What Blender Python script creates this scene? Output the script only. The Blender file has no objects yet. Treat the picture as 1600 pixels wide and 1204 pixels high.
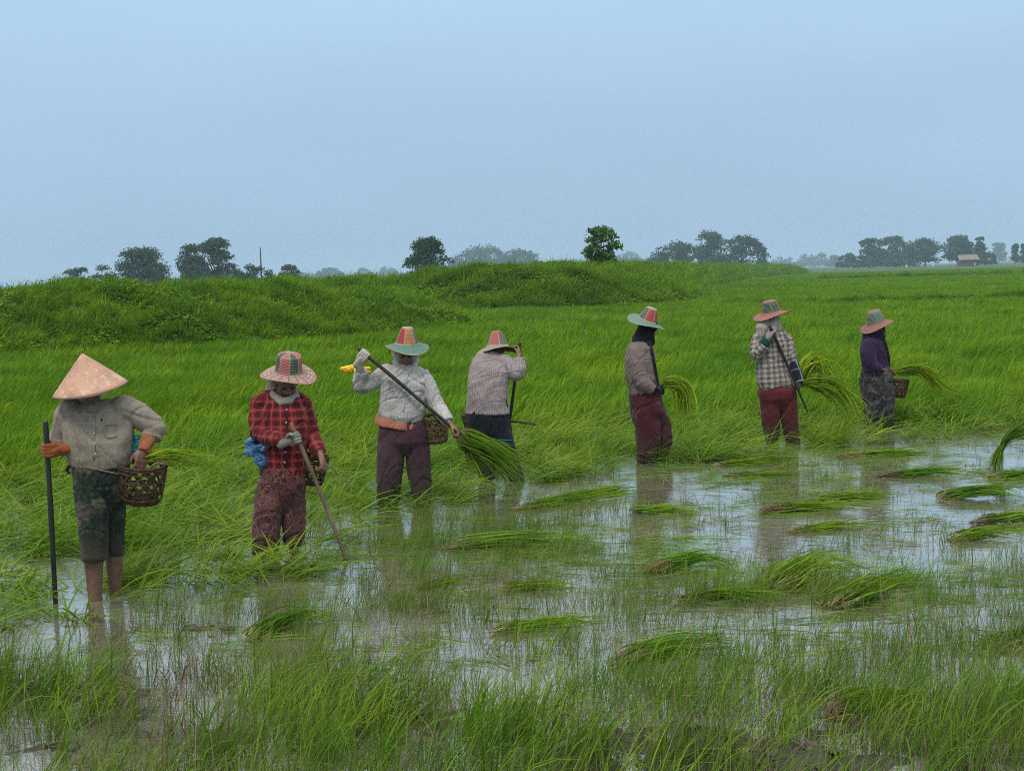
import bpy, math, random
import numpy as np
from mathutils import Vector, Matrix, Quaternion, noise as mnoise

SC = bpy.context.scene
COL = SC.collection
R = math.radians

# ------------------------------------------------------------------ camera
CAM_Z = 1.9
F_PX = 2222.2
PITCH = math.atan(174 / F_PX)
ROLL = R(1.5)
CAM_F = Vector((0, math.cos(PITCH), -math.sin(PITCH)))
_r0 = Vector((1, 0, 0)); _u0 = Vector((0, math.sin(PITCH), math.cos(PITCH)))
CAM_R = math.cos(ROLL) * _r0 - math.sin(ROLL) * _u0
CAM_U = math.sin(ROLL) * _r0 + math.cos(ROLL) * _u0
CAM_P = Vector((0, 0, CAM_Z))
cam_d = bpy.data.cameras.new('camera'); cam = bpy.data.objects.new('camera', cam_d); COL.objects.link(cam)
m = Matrix.Identity(4)
for i in range(3):
    m[i][0] = CAM_R[i]; m[i][1] = CAM_U[i]; m[i][2] = -CAM_F[i]; m[i][3] = CAM_P[i]
cam.matrix_world = m
cam_d.lens = 50; cam_d.sensor_width = 36; cam_d.sensor_fit = 'HORIZONTAL'
cam_d.clip_start = 0.1; cam_d.clip_end = 20000
SC.camera = cam

# ------------------------------------------------------------------ world, sun, exposure
SUN_EL, SUN_AZ = R(58), R(200)      # high, slightly behind the camera on the left
w = bpy.data.worlds.new('World'); SC.world = w; w.use_nodes = True
nt = w.node_tree; N = nt.nodes; L = nt.links
N.clear()
out = N.new('ShaderNodeOutputWorld'); bg = N.new('ShaderNodeBackground'); bg.inputs[1].default_value = 0.12
L.new(bg.outputs[0], out.inputs[0])
sky = N.new('ShaderNodeTexSky'); sky.sky_type = 'NISHITA'; sky.sun_disc = False
sky.sun_elevation = SUN_EL; sky.sun_rotation = SUN_AZ; sky.air_density = 1.0; sky.dust_density = 3.0
tc = N.new('ShaderNodeTexCoord'); sep = N.new('ShaderNodeSeparateXYZ'); L.new(tc.outputs['Generated'], sep.inputs[0])
rmp = N.new('ShaderNodeValToRGB'); L.new(sep.outputs[2], rmp.inputs[0])      # cloud deck: brighter towards the zenith
cr = rmp.color_ramp; cr.interpolation = 'EASE'
cr.elements[0].position = 0.0; cr.elements[0].color = (2.70, 3.86, 5.35, 1)
cr.elements[1].position = 1.0; cr.elements[1].color = (11.5, 11.3, 10.4, 1)
e = cr.elements.new(0.09); e.color = (2.74, 3.98, 5.43, 1)
e = cr.elements.new(0.20); e.color = (3.19, 4.64, 6.05, 1)
e = cr.elements.new(0.45); e.color = (6.4, 6.9, 7.2, 1)
mp = N.new('ShaderNodeMapping'); mp.inputs['Scale'].default_value = (1.0, 1.0, 3.5); L.new(tc.outputs['Generated'], mp.inputs[0])
nz = N.new('ShaderNodeTexNoise'); nz.inputs['Scale'].default_value = 2.2; nz.inputs['Detail'].default_value = 5; nz.inputs['Roughness'].default_value = 0.5
L.new(mp.outputs[0], nz.inputs['Vector'])
mr = N.new('ShaderNodeMapRange'); mr.inputs[1].default_value = 0.3; mr.inputs[2].default_value = 0.7; mr.inputs[3].default_value = 0.95; mr.inputs[4].default_value = 1.06
L.new(nz.outputs[0], mr.inputs[0])
vm = N.new('ShaderNodeVectorMath'); vm.operation = 'SCALE'; L.new(rmp.outputs[0], vm.inputs[0]); L.new(mr.outputs[0], vm.inputs['Scale'])
mix = N.new('ShaderNodeMix'); mix.data_type = 'RGBA'; mix.inputs[0].default_value = 0.93
L.new(sky.outputs[0], mix.inputs[6]); L.new(vm.outputs[0], mix.inputs[7]); L.new(mix.outputs[2], bg.inputs[0])

sun_d = bpy.data.lights.new('sun', 'SUN'); sun_d.energy = 1.5; sun_d.angle = R(11); sun_d.color = (1.0, 0.97, 0.92)
sun = bpy.data.objects.new('sun', sun_d); COL.objects.link(sun)
sd = Vector((math.sin(SUN_AZ) * math.cos(SUN_EL), math.cos(SUN_AZ) * math.cos(SUN_EL), math.sin(SUN_EL)))
sun.rotation_euler = sd.to_track_quat('Z', 'Y').to_euler()
SC.view_settings.view_transform = 'Standard'; SC.view_settings.look = 'None'; SC.view_settings.gamma = 1
SC.view_settings.exposure = 0.27
SC.cycles.max_bounces = 8; SC.cycles.diffuse_bounces = 3; SC.cycles.glossy_bounces = 3
SC.cycles.transmission_bounces = 4; SC.cycles.transparent_max_bounces = 8; SC.cycles.volume_bounces = 1
SC.cycles.use_denoising = False; SC.cycles.use_adaptive_sampling = False; SC.cycles.filter_width = 1.0

# ------------------------------------------------------------------ pixel <-> place (photo pixels, 1600x1204)
def ray(px, py):
    return CAM_F + CAM_R * ((px - 800) / F_PX) + CAM_U * ((602 - py) / F_PX)
def at(px, py, Y):
    d = ray(px, py); return CAM_P + d * (Y / d.y)
def ground(px, py, z=0.0):
    d = ray(px, py); return CAM_P + d * ((z - CAM_Z) / d.z)
_M = np.array([list(CAM_R), list(CAM_U), list(CAM_F)])
def proj(P):
    q = (np.asarray(P, float) - np.array(list(CAM_P))) @ _M.T
    zz = np.maximum(q[..., 2], 1e-3)
    return 800 + F_PX * q[..., 0] / zz, 602 - F_PX * q[..., 1] / zz, q[..., 2]

# ------------------------------------------------------------------ node helpers
def new_mat(name):
    mt = bpy.data.materials.new(name); mt.use_nodes = True
    nt = mt.node_tree; nt.nodes.clear()
    o = nt.nodes.new('ShaderNodeOutputMaterial'); b = nt.nodes.new('ShaderNodeBsdfPrincipled')
    nt.links.new(b.outputs[0], o.inputs[0])
    return mt, nt, b, o
def nd(nt, typ, ins=None, **kw):
    n = nt.nodes.new('ShaderNode' + typ)
    for k, v in kw.items(): setattr(n, k, v)
    for k, v in (ins or {}).items():
        if isinstance(v, bpy.types.NodeSocket): nt.links.new(v, n.inputs[k])
        else: n.inputs[k].default_value = v
    return n
def mixc(nt, f, a, b, blend='MIX'):
    n = nt.nodes.new('ShaderNodeMix'); n.data_type = 'RGBA'; n.blend_type = blend
    for i, v in ((0, f), (6, a), (7, b)):
        if isinstance(v, bpy.types.NodeSocket): nt.links.new(v, n.inputs[i])
        else: n.inputs[i].default_value = v if i == 0 else (*v[:3], 1)
    return n.outputs[2]
def ramp(nt, f, stops, interp='LINEAR'):
    n = nt.nodes.new('ShaderNodeValToRGB'); nt.links.new(f, n.inputs[0]); c = n.color_ramp; c.interpolation = interp
    while len(c.elements) < len(stops): c.elements.new(0.5)
    for e, (p, v) in zip(c.elements, stops):
        e.position = p; e.color = (*v[:3], 1) if hasattr(v, '__len__') else (v, v, v, 1)
    return n.outputs[0]
def math_(nt, op, a, b=0.0, c=None):
    n = nt.nodes.new('ShaderNodeMath'); n.operation = op
    for i, v in enumerate((a, b) if c is None else (a, b, c)):
        if isinstance(v, bpy.types.NodeSocket): nt.links.new(v, n.inputs[i])
        else: n.inputs[i].default_value = v
    return n.outputs[0]
def noise_(nt, vec, scale, detail=3, rough=0.5, dist=0.0):
    n = nt.nodes.new('ShaderNodeTexNoise'); n.inputs['Scale'].default_value = scale; n.inputs['Detail'].default_value = detail
    n.inputs['Roughness'].default_value = rough; n.inputs['Distortion'].default_value = dist
    if vec is not None: nt.links.new(vec, n.inputs['Vector'])
    return n.outputs[0]
def scaled(nt, vec, s):
    return nd(nt, 'Mapping', {0: vec, 3: s}).outputs[0]
def bump(nt, bsdf, h, strength=0.3, dist=0.01):
    b = nd(nt, 'Bump', {'Height': h, 'Strength': strength, 'Distance': dist}); nt.links.new(b.outputs[0], bsdf.inputs['Normal'])
def attr(nt, name): return nd(nt, 'Attribute', attribute_name=name)
def srgb(r, g, b):
    f = lambda c: ((c / 255 + 0.055) / 1.055) ** 2.4 if c > 10 else c / 255 / 12.92
    return (f(r), f(g), f(b))

# ------------------------------------------------------------------ object helpers
def mesh_obj(name, V, F, mat=None, parent=None, smooth=True, loc=None, attrs=None):
    """one mesh object; V array (n,3), F list/array of faces"""
    me = bpy.data.meshes.new(name)
    V = np.asarray(V, np.float32).reshape(-1, 3)
    if isinstance(F, np.ndarray):
        nf, k = F.shape
        me.vertices.add(len(V)); me.vertices.foreach_set('co', V.ravel())
        me.loops.add(nf * k); me.loops.foreach_set('vertex_index', F.astype(np.int32).ravel())
        me.polygons.add(nf); me.polygons.foreach_set('loop_start', np.arange(0, nf * k, k, dtype=np.int32))
        me.polygons.foreach_set('loop_total', np.full(nf, k, np.int32))
        me.update(calc_edges=True)
    else:
        me.from_pydata([tuple(map(float, v)) for v in V], [], F)
    me.polygons.foreach_set('use_smooth', np.full(len(me.polygons), smooth))
    for k, (dom, typ, dat) in (attrs or {}).items():
        a = me.attributes.new(k, typ, dom)
        a.data.foreach_set('vector' if typ == 'FLOAT_VECTOR' else 'value', np.asarray(dat).ravel())
    if mat: me.materials.append(mat)
    o = bpy.data.objects.new(name, me); COL.objects.link(o)
    if parent is not None: o.parent = parent
    if loc is not None: o.location = loc
    return o
def tag(o, label=None, cat=None, group=None, kind=None):
    if label: o['label'] = label
    if cat: o['category'] = cat
    if group: o['group'] = group
    if kind: o['kind'] = kind
    return o
def empty(name, loc, label=None, cat=None, group=None, rz=0):
    o = bpy.data.objects.new(name, None); o.empty_display_size = 0.2; o.location = loc; o.rotation_euler = (0, 0, rz); COL.objects.link(o)
    return tag(o, label, cat, group)
class Geo:
    """accumulates verts / faces of mixed size"""
    def __init__(s): s.v = []; s.f = []
    def add(s, V, F):
        n = len(s.v); s.v.extend([tuple(v) for v in V]); s.f.extend([tuple(i + n for i in f) for f in F]); return s
    def mesh(s, name, mat, parent=None, smooth=True, **k): return mesh_obj(name, s.v, s.f, mat, parent, smooth, **k)
def frame_of(d, ref=None):
    d = Vector(d).normalized(); ref = Vector(ref) if ref is not None else (Vector((0, 0, 1)) if abs(d.z) < 0.9 else Vector((1, 0, 0)))
    a = (ref - d * ref.dot(d)).normalized(); return a, d.cross(a)
def tube(pts, rad, n=12, caps=3, flat=None):
    """closed tapered tube through pts; rad per point; hemispherical ends (caps rings)"""
    pts = [Vector(p) for p in pts]
    if not hasattr(rad, '__len__'): rad = [rad] * len(pts)
    P, Q = list(pts), list(rad)
    if caps:
        d0 = (pts[0] - pts[1]).normalized(); d1 = (pts[-1] - pts[-2]).normalized()
        A = [(pts[0] + d0 * rad[0] * math.sin(a), rad[0] * math.cos(a)) for a in [math.pi / 2 * (k + 0.6) / (caps + .6) for k in range(caps, -1, -1)][1:]]
        B = [(pts[-1] + d1 * rad[-1] * math.sin(a), rad[-1] * math.cos(a)) for a in [math.pi / 2 * (k + 0.6) / (caps + .6) for k in range(0, caps)]]
        P = [a[0] for a in A] + P + [b[0] for b in B]; Q = [a[1] for a in A] + Q + [b[1] for b in B]
    V = []; F = []; ref = None
    for i, p in enumerate(P):
        d = (P[min(i + 1, len(P) - 1)] - P[max(i - 1, 0)])
        if d.length < 1e-9: d = Vector((0, 0, 1))
        a, b = frame_of(d, ref); ref = a
        if flat: b = b * flat
        for k in range(n):
            t = 2 * math.pi * k / n; V.append(p + (a * math.cos(t) + b * math.sin(t)) * Q[i])
    m_ = len(P)
    for i in range(m_ - 1):
        for k in range(n):
            F.append((i * n + k, i * n + (k + 1) % n, (i + 1) * n + (k + 1) % n, (i + 1) * n + k))
    F.append(tuple(range(n - 1, -1, -1))); F.append(tuple((m_ - 1) * n + k for k in range(n)))
    return V, F
def ell(c, ax, n=16, m_=10):
    """closed ellipsoid; ax = three half-axis vectors"""
    c = Vector(c); a, b, d = [Vector(v) for v in ax]; V = []; F = []
    for i in range(m_ + 1):
        ph = -math.pi / 2 + math.pi * (i + 0.02) / (m_ + 0.04)
        for k in range(n):
            t = 2 * math.pi * k / n; V.append(c + a * math.cos(t) * math.cos(ph) + b * math.sin(t) * math.cos(ph) + d * math.sin(ph))
    for i in range(m_):
        for k in range(n): F.append((i * n + k, i * n + (k + 1) % n, (i + 1) * n + (k + 1) % n, (i + 1) * n + k))
    F.append(tuple(range(n - 1, -1, -1))); F.append(tuple(m_ * n + k for k in range(n)))
    return V, F
def lathe(prof, n=48, closed=False):
    V = []; F = []
    for r, z in prof:
        for k in range(n):
            t = 2 * math.pi * k / n; V.append((r * math.cos(t), r * math.sin(t), z))
    m_ = len(prof)
    for i in range(m_ - 1 + (1 if closed else 0)):
        j = (i + 1) % m_
        for k in range(n): F.append((i * n + k, i * n + (k + 1) % n, j * n + (k + 1) % n, j * n + k))
    return V, F
def fbm(x, y, oct_=4, seed=0.0):
    """cheap vectorised smooth noise (sum of rotated sines over lattice value noise)"""
    x = np.asarray(x, float); y = np.asarray(y, float); tot = np.zeros(np.broadcast(x, y).shape); a = 1.0; s = 0.0
    for o in range(oct_):
        xi = np.floor(x); yi = np.floor(y); fx = x - xi; fy = y - yi
        fx = fx * fx * (3 - 2 * fx); fy = fy * fy * (3 - 2 * fy)
        def h(i, j):
            v = np.sin(i * 127.1 + j * 311.7 + seed * 17.3 + o * 5.7) * 43758.5453
            return v - np.floor(v)
        v = (h(xi, yi) * (1 - fx) + h(xi + 1, yi) * fx) * (1 - fy) + (h(xi, yi + 1) * (1 - fx) + h(xi + 1, yi + 1) * fx) * fy
        tot += a * v; s += a; a *= 0.5; x = x * 2.03 + 13.1; y = y * 2.03 + 7.7
    return tot / s
# ================================================================== the setting
def interp(x, xs, ys): return np.interp(x, xs, ys)
# edge of the standing rice, in photo pixels of the ground point (px -> py); cleared water lies in front of it
EDGE_X = [-400, 0, 60, 200, 400, 540, 600, 800, 1000, 1200, 1400, 1600, 2000]
EDGE_Y = [1000, 988, 978, 960, 930, 862, 806, 770, 738, 714, 690, 678, 660]
# mud that rises out of the water: (px, py, rx px, ry px, height m)
MUD = [(60, 1085, 150, 22, .045), (200, 1070, 160, 20, .03), (680, 912, 90, 20, .05), (740, 930, 60, 14, .04), (1110, 935, 90, 22, .055),
       (1110, 960, 60, 14, .04), (330, 985, 80, 12, .045), (1250, 870, 60, 10, .035), (380, 1150, 160, 26, .03), (620, 1130, 120, 26, .05),
       (1000, 1165, 200, 30, .035), (70, 1180, 120, 30, .03), (1400, 1130, 160, 20, .045), (1310, 925, 60, 10, .035), (840, 905, 80, 12, .03),
       (560, 1040, 120, 16, .035), (880, 1010, 120, 14, .03), (1230, 1190, 160, 20, .05), (1530, 1190, 90, 18, .05), (640, 945, 60, 10, .03)]
def ground_z(x, y):
    px, py, dz = proj(np.stack([x, y, np.zeros_like(x)], -1))
    n = fbm(x * 2.2, y * 2.2, 4, 3) - 0.5
    z = -0.065 + n * 0.06
    near = (y < 22) & (y > 3.5)
    add = np.zeros_like(z)
    for mx, my, rx, ry, h in MUD:
        d = ((px - mx) / rx) ** 2 + ((py - my) / ry) ** 2
        add = np.maximum(add, h * 1.25 * np.exp(-d))
    rough = (fbm(x * 9, y * 9, 3, 9) - 0.5) * 0.10
    fore = np.clip((py - 1035) / 90, 0, 1) * (0.030 + 0.07 * (fbm(x * 1.7, y * 1.7, 3, 33) - .5))
    z = np.where(near, z + (add + fore) * 1.0 + rough * np.clip((add + fore) / 0.03, 0, 1), z)
    # fields beyond the paddy: dry crop level
    far = np.clip((y - 26) / 8, 0, 1)
    z = z * (1 - far) + far * (0.03 + (fbm(x * .15, y * .15, 3, 5) - .5) * 0.08)
    # far right rises gently
    return z
def grid_axis(lo, hi, step, out_lo, out_hi, g=1.12):
    a = list(np.arange(lo, hi + 1e-6, step)); s = step; x = a[-1]
    while x < out_hi: s *= g; x += s; a.append(x)
    s = step; x = a[0]; b = []
    while x > out_lo: s *= g; x -= s; b.append(x)
    return np.array(b[::-1] + a)
def sheet(name, xs, ys, zf, mat):
    X, Y = np.meshgrid(xs, ys); Z = zf(X, Y)
    V = np.stack([X, Y, Z], -1).reshape(-1, 3); nx, ny = len(xs), len(ys)
    i = (np.arange(ny - 1)[:, None] * nx + np.arange(nx - 1)[None]).ravel()
    return mesh_obj(name, V, np.stack([i, i + 1, i + nx + 1, i + nx], -1), mat)

# ---- ground material: wet mud near, crop green further off
mt, nt, b, o = new_mat('wet_mud_and_crop')
geo = nd(nt, 'NewGeometry'); pos = geo.outputs['Position']
n1 = noise_(nt, pos, 3.0, 6, 0.65); n2 = noise_(nt, pos, 22.0, 5, 0.6)
mud = ramp(nt, n1, [(0.3, (0.022, 0.017, 0.011)), (0.55, (0.050, 0.038, 0.026)), (0.75, (0.095, 0.074, 0.052))])
mud = mixc(nt, math_(nt, 'MULTIPLY', n2, 0.5), mud, (0.020, 0.022, 0.010))
sy = nd(nt, 'SeparateXYZ', {0: pos}).outputs[1]
g1 = noise_(nt, scaled(nt, pos, (0.035, 0.10, 0.1)), 1.0, 5, 0.6)
gg = ramp(nt, g1, [(0.35, (0.022, 0.060, 0.003)), (0.52, (0.036, 0.088, 0.004)), (0.68, (0.058, 0.110, 0.005))])
g2 = noise_(nt, scaled(nt, pos, (2.0, 6.0, 6.0)), 1.0, 4, 0.7)
gg = mixc(nt, math_(nt, 'MULTIPLY', g2, 0.45), gg, (0.02, 0.05, 0.01))
ffar = nd(nt, 'MapRange', {0: sy, 1: 26.0, 2: 40.0}).outputs[0]
nt.links.new(mixc(nt, ffar, mud, gg), b.inputs['Base Color'])
nt.links.new(math_(nt, 'MULTIPLY_ADD', ffar, 0.5, 0.42), b.inputs['Roughness'])
bump(nt, b, math_(nt, 'ADD', n2, math_(nt, 'MULTIPLY', g2, 1.0)), 1.0, 0.05)
M_GROUND = mt
xs = grid_axis(-7, 12, 0.055, -2300, 2300, 1.13); ys = grid_axis(4.2, 20, 0.055, -40, 3000, 1.11)
tag(sheet('ground', xs, ys, ground_z, M_GROUND), 'muddy bed of the paddy and the green fields reaching the horizon', kind='structure')

# ---- water: thin film of silty brown water that mirrors the sky at this angle
mt, nt, b, o = new_mat('silty_water')
pos = nd(nt, 'NewGeometry').outputs['Position']
w1 = noise_(nt, pos, 0.8, 4, 0.6)
nt.links.new(ramp(nt, w1, [(0.35, (0.11, 0.103, 0.082)), (0.6, (0.19, 0.18, 0.15))]), b.inputs['Base Color'])
b.inputs['Roughness'].default_value = 0.055; b.inputs['IOR'].default_value = 1.75; b.inputs['Coat Weight'].default_value = 1.0; b.inputs['Coat IOR'].default_value = 1.6; b.inputs['Coat Roughness'].default_value = 0.03
r1 = noise_(nt, scaled(nt, pos, (5.0, 13.0, 5)), 1.0, 3, 0.55, 0.4); r2 = noise_(nt, scaled(nt, pos, (22.0, 40.0, 30)), 1.0, 2, 0.5)
bump(nt, b, math_(nt, 'ADD', r1, math_(nt, 'MULTIPLY', r2, 0.30)), 0.15, 0.02)
# rings where legs and poles stand in the water
rip = None
for fx, fy in [(148, 940), (180, 930), (88, 957), (414, 868), (459, 852), (548, 880), (606, 790), (661, 790), (1008, 721), (1030, 719), (1208, 694), (1241, 696)]:
    q = ground(fx, fy); d = nd(nt, 'VectorMath', {0: pos, 1: tuple(q)}, operation='DISTANCE').outputs['Value']
    e_ = math_(nt, 'MULTIPLY', math_(nt, 'SINE', math_(nt, 'MULTIPLY', d, 75.0)), math_(nt, 'POWER', 2.718, math_(nt, 'MULTIPLY', d, -3.2)))
    rip = e_ if rip is None else math_(nt, 'ADD', rip, e_)
bn = b.inputs['Normal'].links[0].from_node; h0 = bn.inputs['Height'].links[0].from_socket
nt.links.new(math_(nt, 'ADD', h0, math_(nt, 'MULTIPLY', rip, 0.10)), bn.inputs['Height'])
nt.links.new(b.inputs['Normal'].links[0].from_socket, b.inputs['Coat Normal'])
M_WATER = mt
tag(sheet('water', np.linspace(-30, 40, 8), np.linspace(-12, 32, 6), lambda x, y: x * 0, M_WATER), 'shallow silty water standing in the cleared part of the paddy', kind='structure')

# ---- grassy embankments
M_BANK, nt, b, o = new_mat('embankment_soil_and_moss')
pos = nd(nt, 'NewGeometry').outputs['Position']
n1 = noise_(nt, pos, 0.7, 6, 0.65)
nt.links.new(ramp(nt, n1, [(0.35, (0.02, 0.045, 0.006)), (0.6, (0.035, 0.08, 0.008))]), b.inputs['Base Color']); b.inputs['Roughness'].default_value = 1
bump(nt, b, n1, 0.8, 0.2)
def catmull(P, n):
    P = [np.array(p, float) for p in P]; P = [2 * P[0] - P[1]] + P + [2 * P[-1] - P[-2]]; out_ = []
    for i in range(1, len(P) - 2):
        for k in range(n):
            t = k / n; a, b_, c, d = P[i - 1:i + 3]
            out_.append(0.5 * ((2 * b_) + (-a + c) * t + (2 * a - 5 * b_ + 4 * c - d) * t * t + (-a + 3 * b_ - 3 * c + d) * t ** 3))
    out_.append(P[-2]); return np.array(out_)
BANKS = []
def embankment(spine, half, label, seed, lump=0.35):
    """spine: (x, y, top z); half: half width of the foot; returns the sampler used to plant it"""
    C_ = catmull([(*p, h) for p, h in zip(spine, half)], 26)
    d = np.gradient(C_[:, :2], axis=0); d /= np.linalg.norm(d, axis=1)[:, None]; nrm = np.stack([-d[:, 1], d[:, 0]], -1)
    T = np.linspace(-1, 1, 41); X = C_[:, None, 0] + nrm[:, None, 0] * T[None] * C_[:, None, 3]; Y = C_[:, None, 1] + nrm[:, None, 1] * T[None] * C_[:, None, 3]
    prof = np.clip(1 - np.abs(T) ** 1.7, 0, 1)
    nl = (fbm(X * 0.45, Y * 0.45, 4, seed) - 0.5); n2 = np.abs(fbm(X * 0.9, Y * 0.9, 3, seed + 4) - 0.5) * 2
    n3 = fbm(X * 1.5, Y * 1.1, 3, seed + 8) - .5
    Z = n3 * lump * 1.1 * prof[None] ** .5 + C_[:, None, 2] * prof[None] * (1 + 0.28 * nl) + (nl * lump * 2.1 + n2 * lump * 0.6 - lump * 0.25) * (prof[None] ** 0.4) - 0.03
    V = np.stack([X, Y, Z], -1); ni, nj = Z.shape
    i = (np.arange(ni - 1)[:, None] * nj + np.arange(nj - 1)[None]).ravel()
    o = mesh_obj('embankment', V.reshape(-1, 3), np.stack([i, i + 1, i + nj + 1, i + nj], -1), M_BANK)
    tag(o, label, kind='structure'); BANKS.append((V, ni, nj)); return o
embankment([(-34, 36, 1.5), (-24, 39, 1.5), (-17, 41.5, 1.5), (-13.2, 44, 1.74), (-10.0, 47, 1.5), (-7.2, 50.5, 1.38), (-5.2, 54, 1.15), (-3.4, 57, 0.3)],
           [7, 7, 7, 7, 6.5, 6, 5, 3.0], 'tall weedy earth bank on the left behind the rice', 1, 0.36)
embankment([(-60, 92, 1.5), (-30, 88, 1.5), (-12, 84, 1.5), (-5, 79, 1.6), (0, 75, 2.0), (3.8, 80, 1.95), (7.5, 100, 1.7), (13, 135, 1.65), (26, 195, 1.6), (44, 265, 1.55), (66, 342, 1.4), (70, 352, 0.3)],
           [6, 6, 6, 6.5, 7, 6.5, 6, 6, 5.5, 5.5, 5, 3], 'long weedy earth bank running away to the right', 8, 0.3)
embankment([(5, 66, 0.22), (14, 66, 0.30), (22, 64, 0.34), (26, 65, 0.42), (38, 66, 0.38), (60, 70, 0.3)], [1.2, 1.4, 1.2, 1.5, 1.4, 1.2], 'low dark weedy bund crossing the green field on the right', 21, 0.10)
embankment([(40, 185, 0.35), (70, 180, 0.45), (120, 176, 0.4)], [2, 2.5, 2], 'thin far bund across the right hand field', 31, 0.14)
# ================================================================== trees far off
def foliage_mat(name, dark, light, rough=0.75, trans=0.25):
    mt, nt, b, o = new_mat(name)
    t = attr(nt, 'tone').outputs['Fac']
    c = mixc(nt, t, dark, light)
    nt.links.new(c, b.inputs['Base Color']); b.inputs['Roughness'].default_value = rough; b.inputs['Specular IOR Level'].default_value = 0.25
    tr = nd(nt, 'BsdfTranslucent', {0: mixc(nt, 0.5, c, (light[0] * 1.5, light[1] * 1.5, light[2]))})
    ms = nd(nt, 'MixShader', {0: trans, 1: b.outputs[0], 2: tr.outputs[0]}); nt.links.new(ms.outputs[0], o.inputs[0])
    return mt
M_LEAF = foliage_mat('tree_foliage', (0.011, 0.028, 0.009), (0.046, 0.098, 0.022))
M_LEAF_B = foliage_mat('bright_foliage', (0.014, 0.042, 0.008), (0.105, 0.225, 0.040))
M_BARK, nt, b, o = new_mat('bark')
nt.links.new(ramp(nt, noise_(nt, scaled(nt, nd(nt, 'NewGeometry').outputs['Position'], (4, 4, .8)), 3, 5), [(0.3, (0.03, 0.024, 0.018)), (0.7, (0.10, 0.085, 0.065))]), b.inputs['Base Color']); b.inputs['Roughness'].default_value = 0.9

def leaves_geo(C_, Rd, n_per, size, rng, flat=0.85, out_=1.08, pw=.6):
    """leaf-clump quads scattered through the lobes"""
    Vs = []; T = []
    for (c, r, tn) in zip(C_, Rd, rng.uniform(0, 1, len(C_))):
        n = int(n_per * r * r) + 12
        d = rng.normal(size=(n, 3)); d /= np.linalg.norm(d, axis=1)[:, None]
        d[:, 2] = np.where(d[:, 2] < -0.3, -d[:, 2] * 0.6, d[:, 2])
        rad = r * rng.uniform(0.35, out_, n) ** pw
        p = np.array(c) + d * rad[:, None] * np.array([1, 1, flat])
        a = rng.normal(size=(n, 3)); a /= np.linalg.norm(a, axis=1)[:, None]
        b = np.cross(a, d + rng.normal(size=(n, 3)) * 0.7); b /= np.linalg.norm(b, axis=1)[:, None] + 1e-9
        s = size * rng.uniform(0.5, 1.25, n)[:, None]
        Vs.append(np.stack([p - a * s, p - b * s * 0.55, p + a * s, p + b * s * 0.55], 1).reshape(-1, 3))
        t = np.clip(0.45 * tn + 0.55 * rng.uniform(0, 1, n), 0, 1)
        T.append(np.repeat(t, 4))
    V = np.concatenate(Vs); F = np.arange(len(V)).reshape(-1, 4)
    return V, F, np.concatenate(T)

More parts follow.
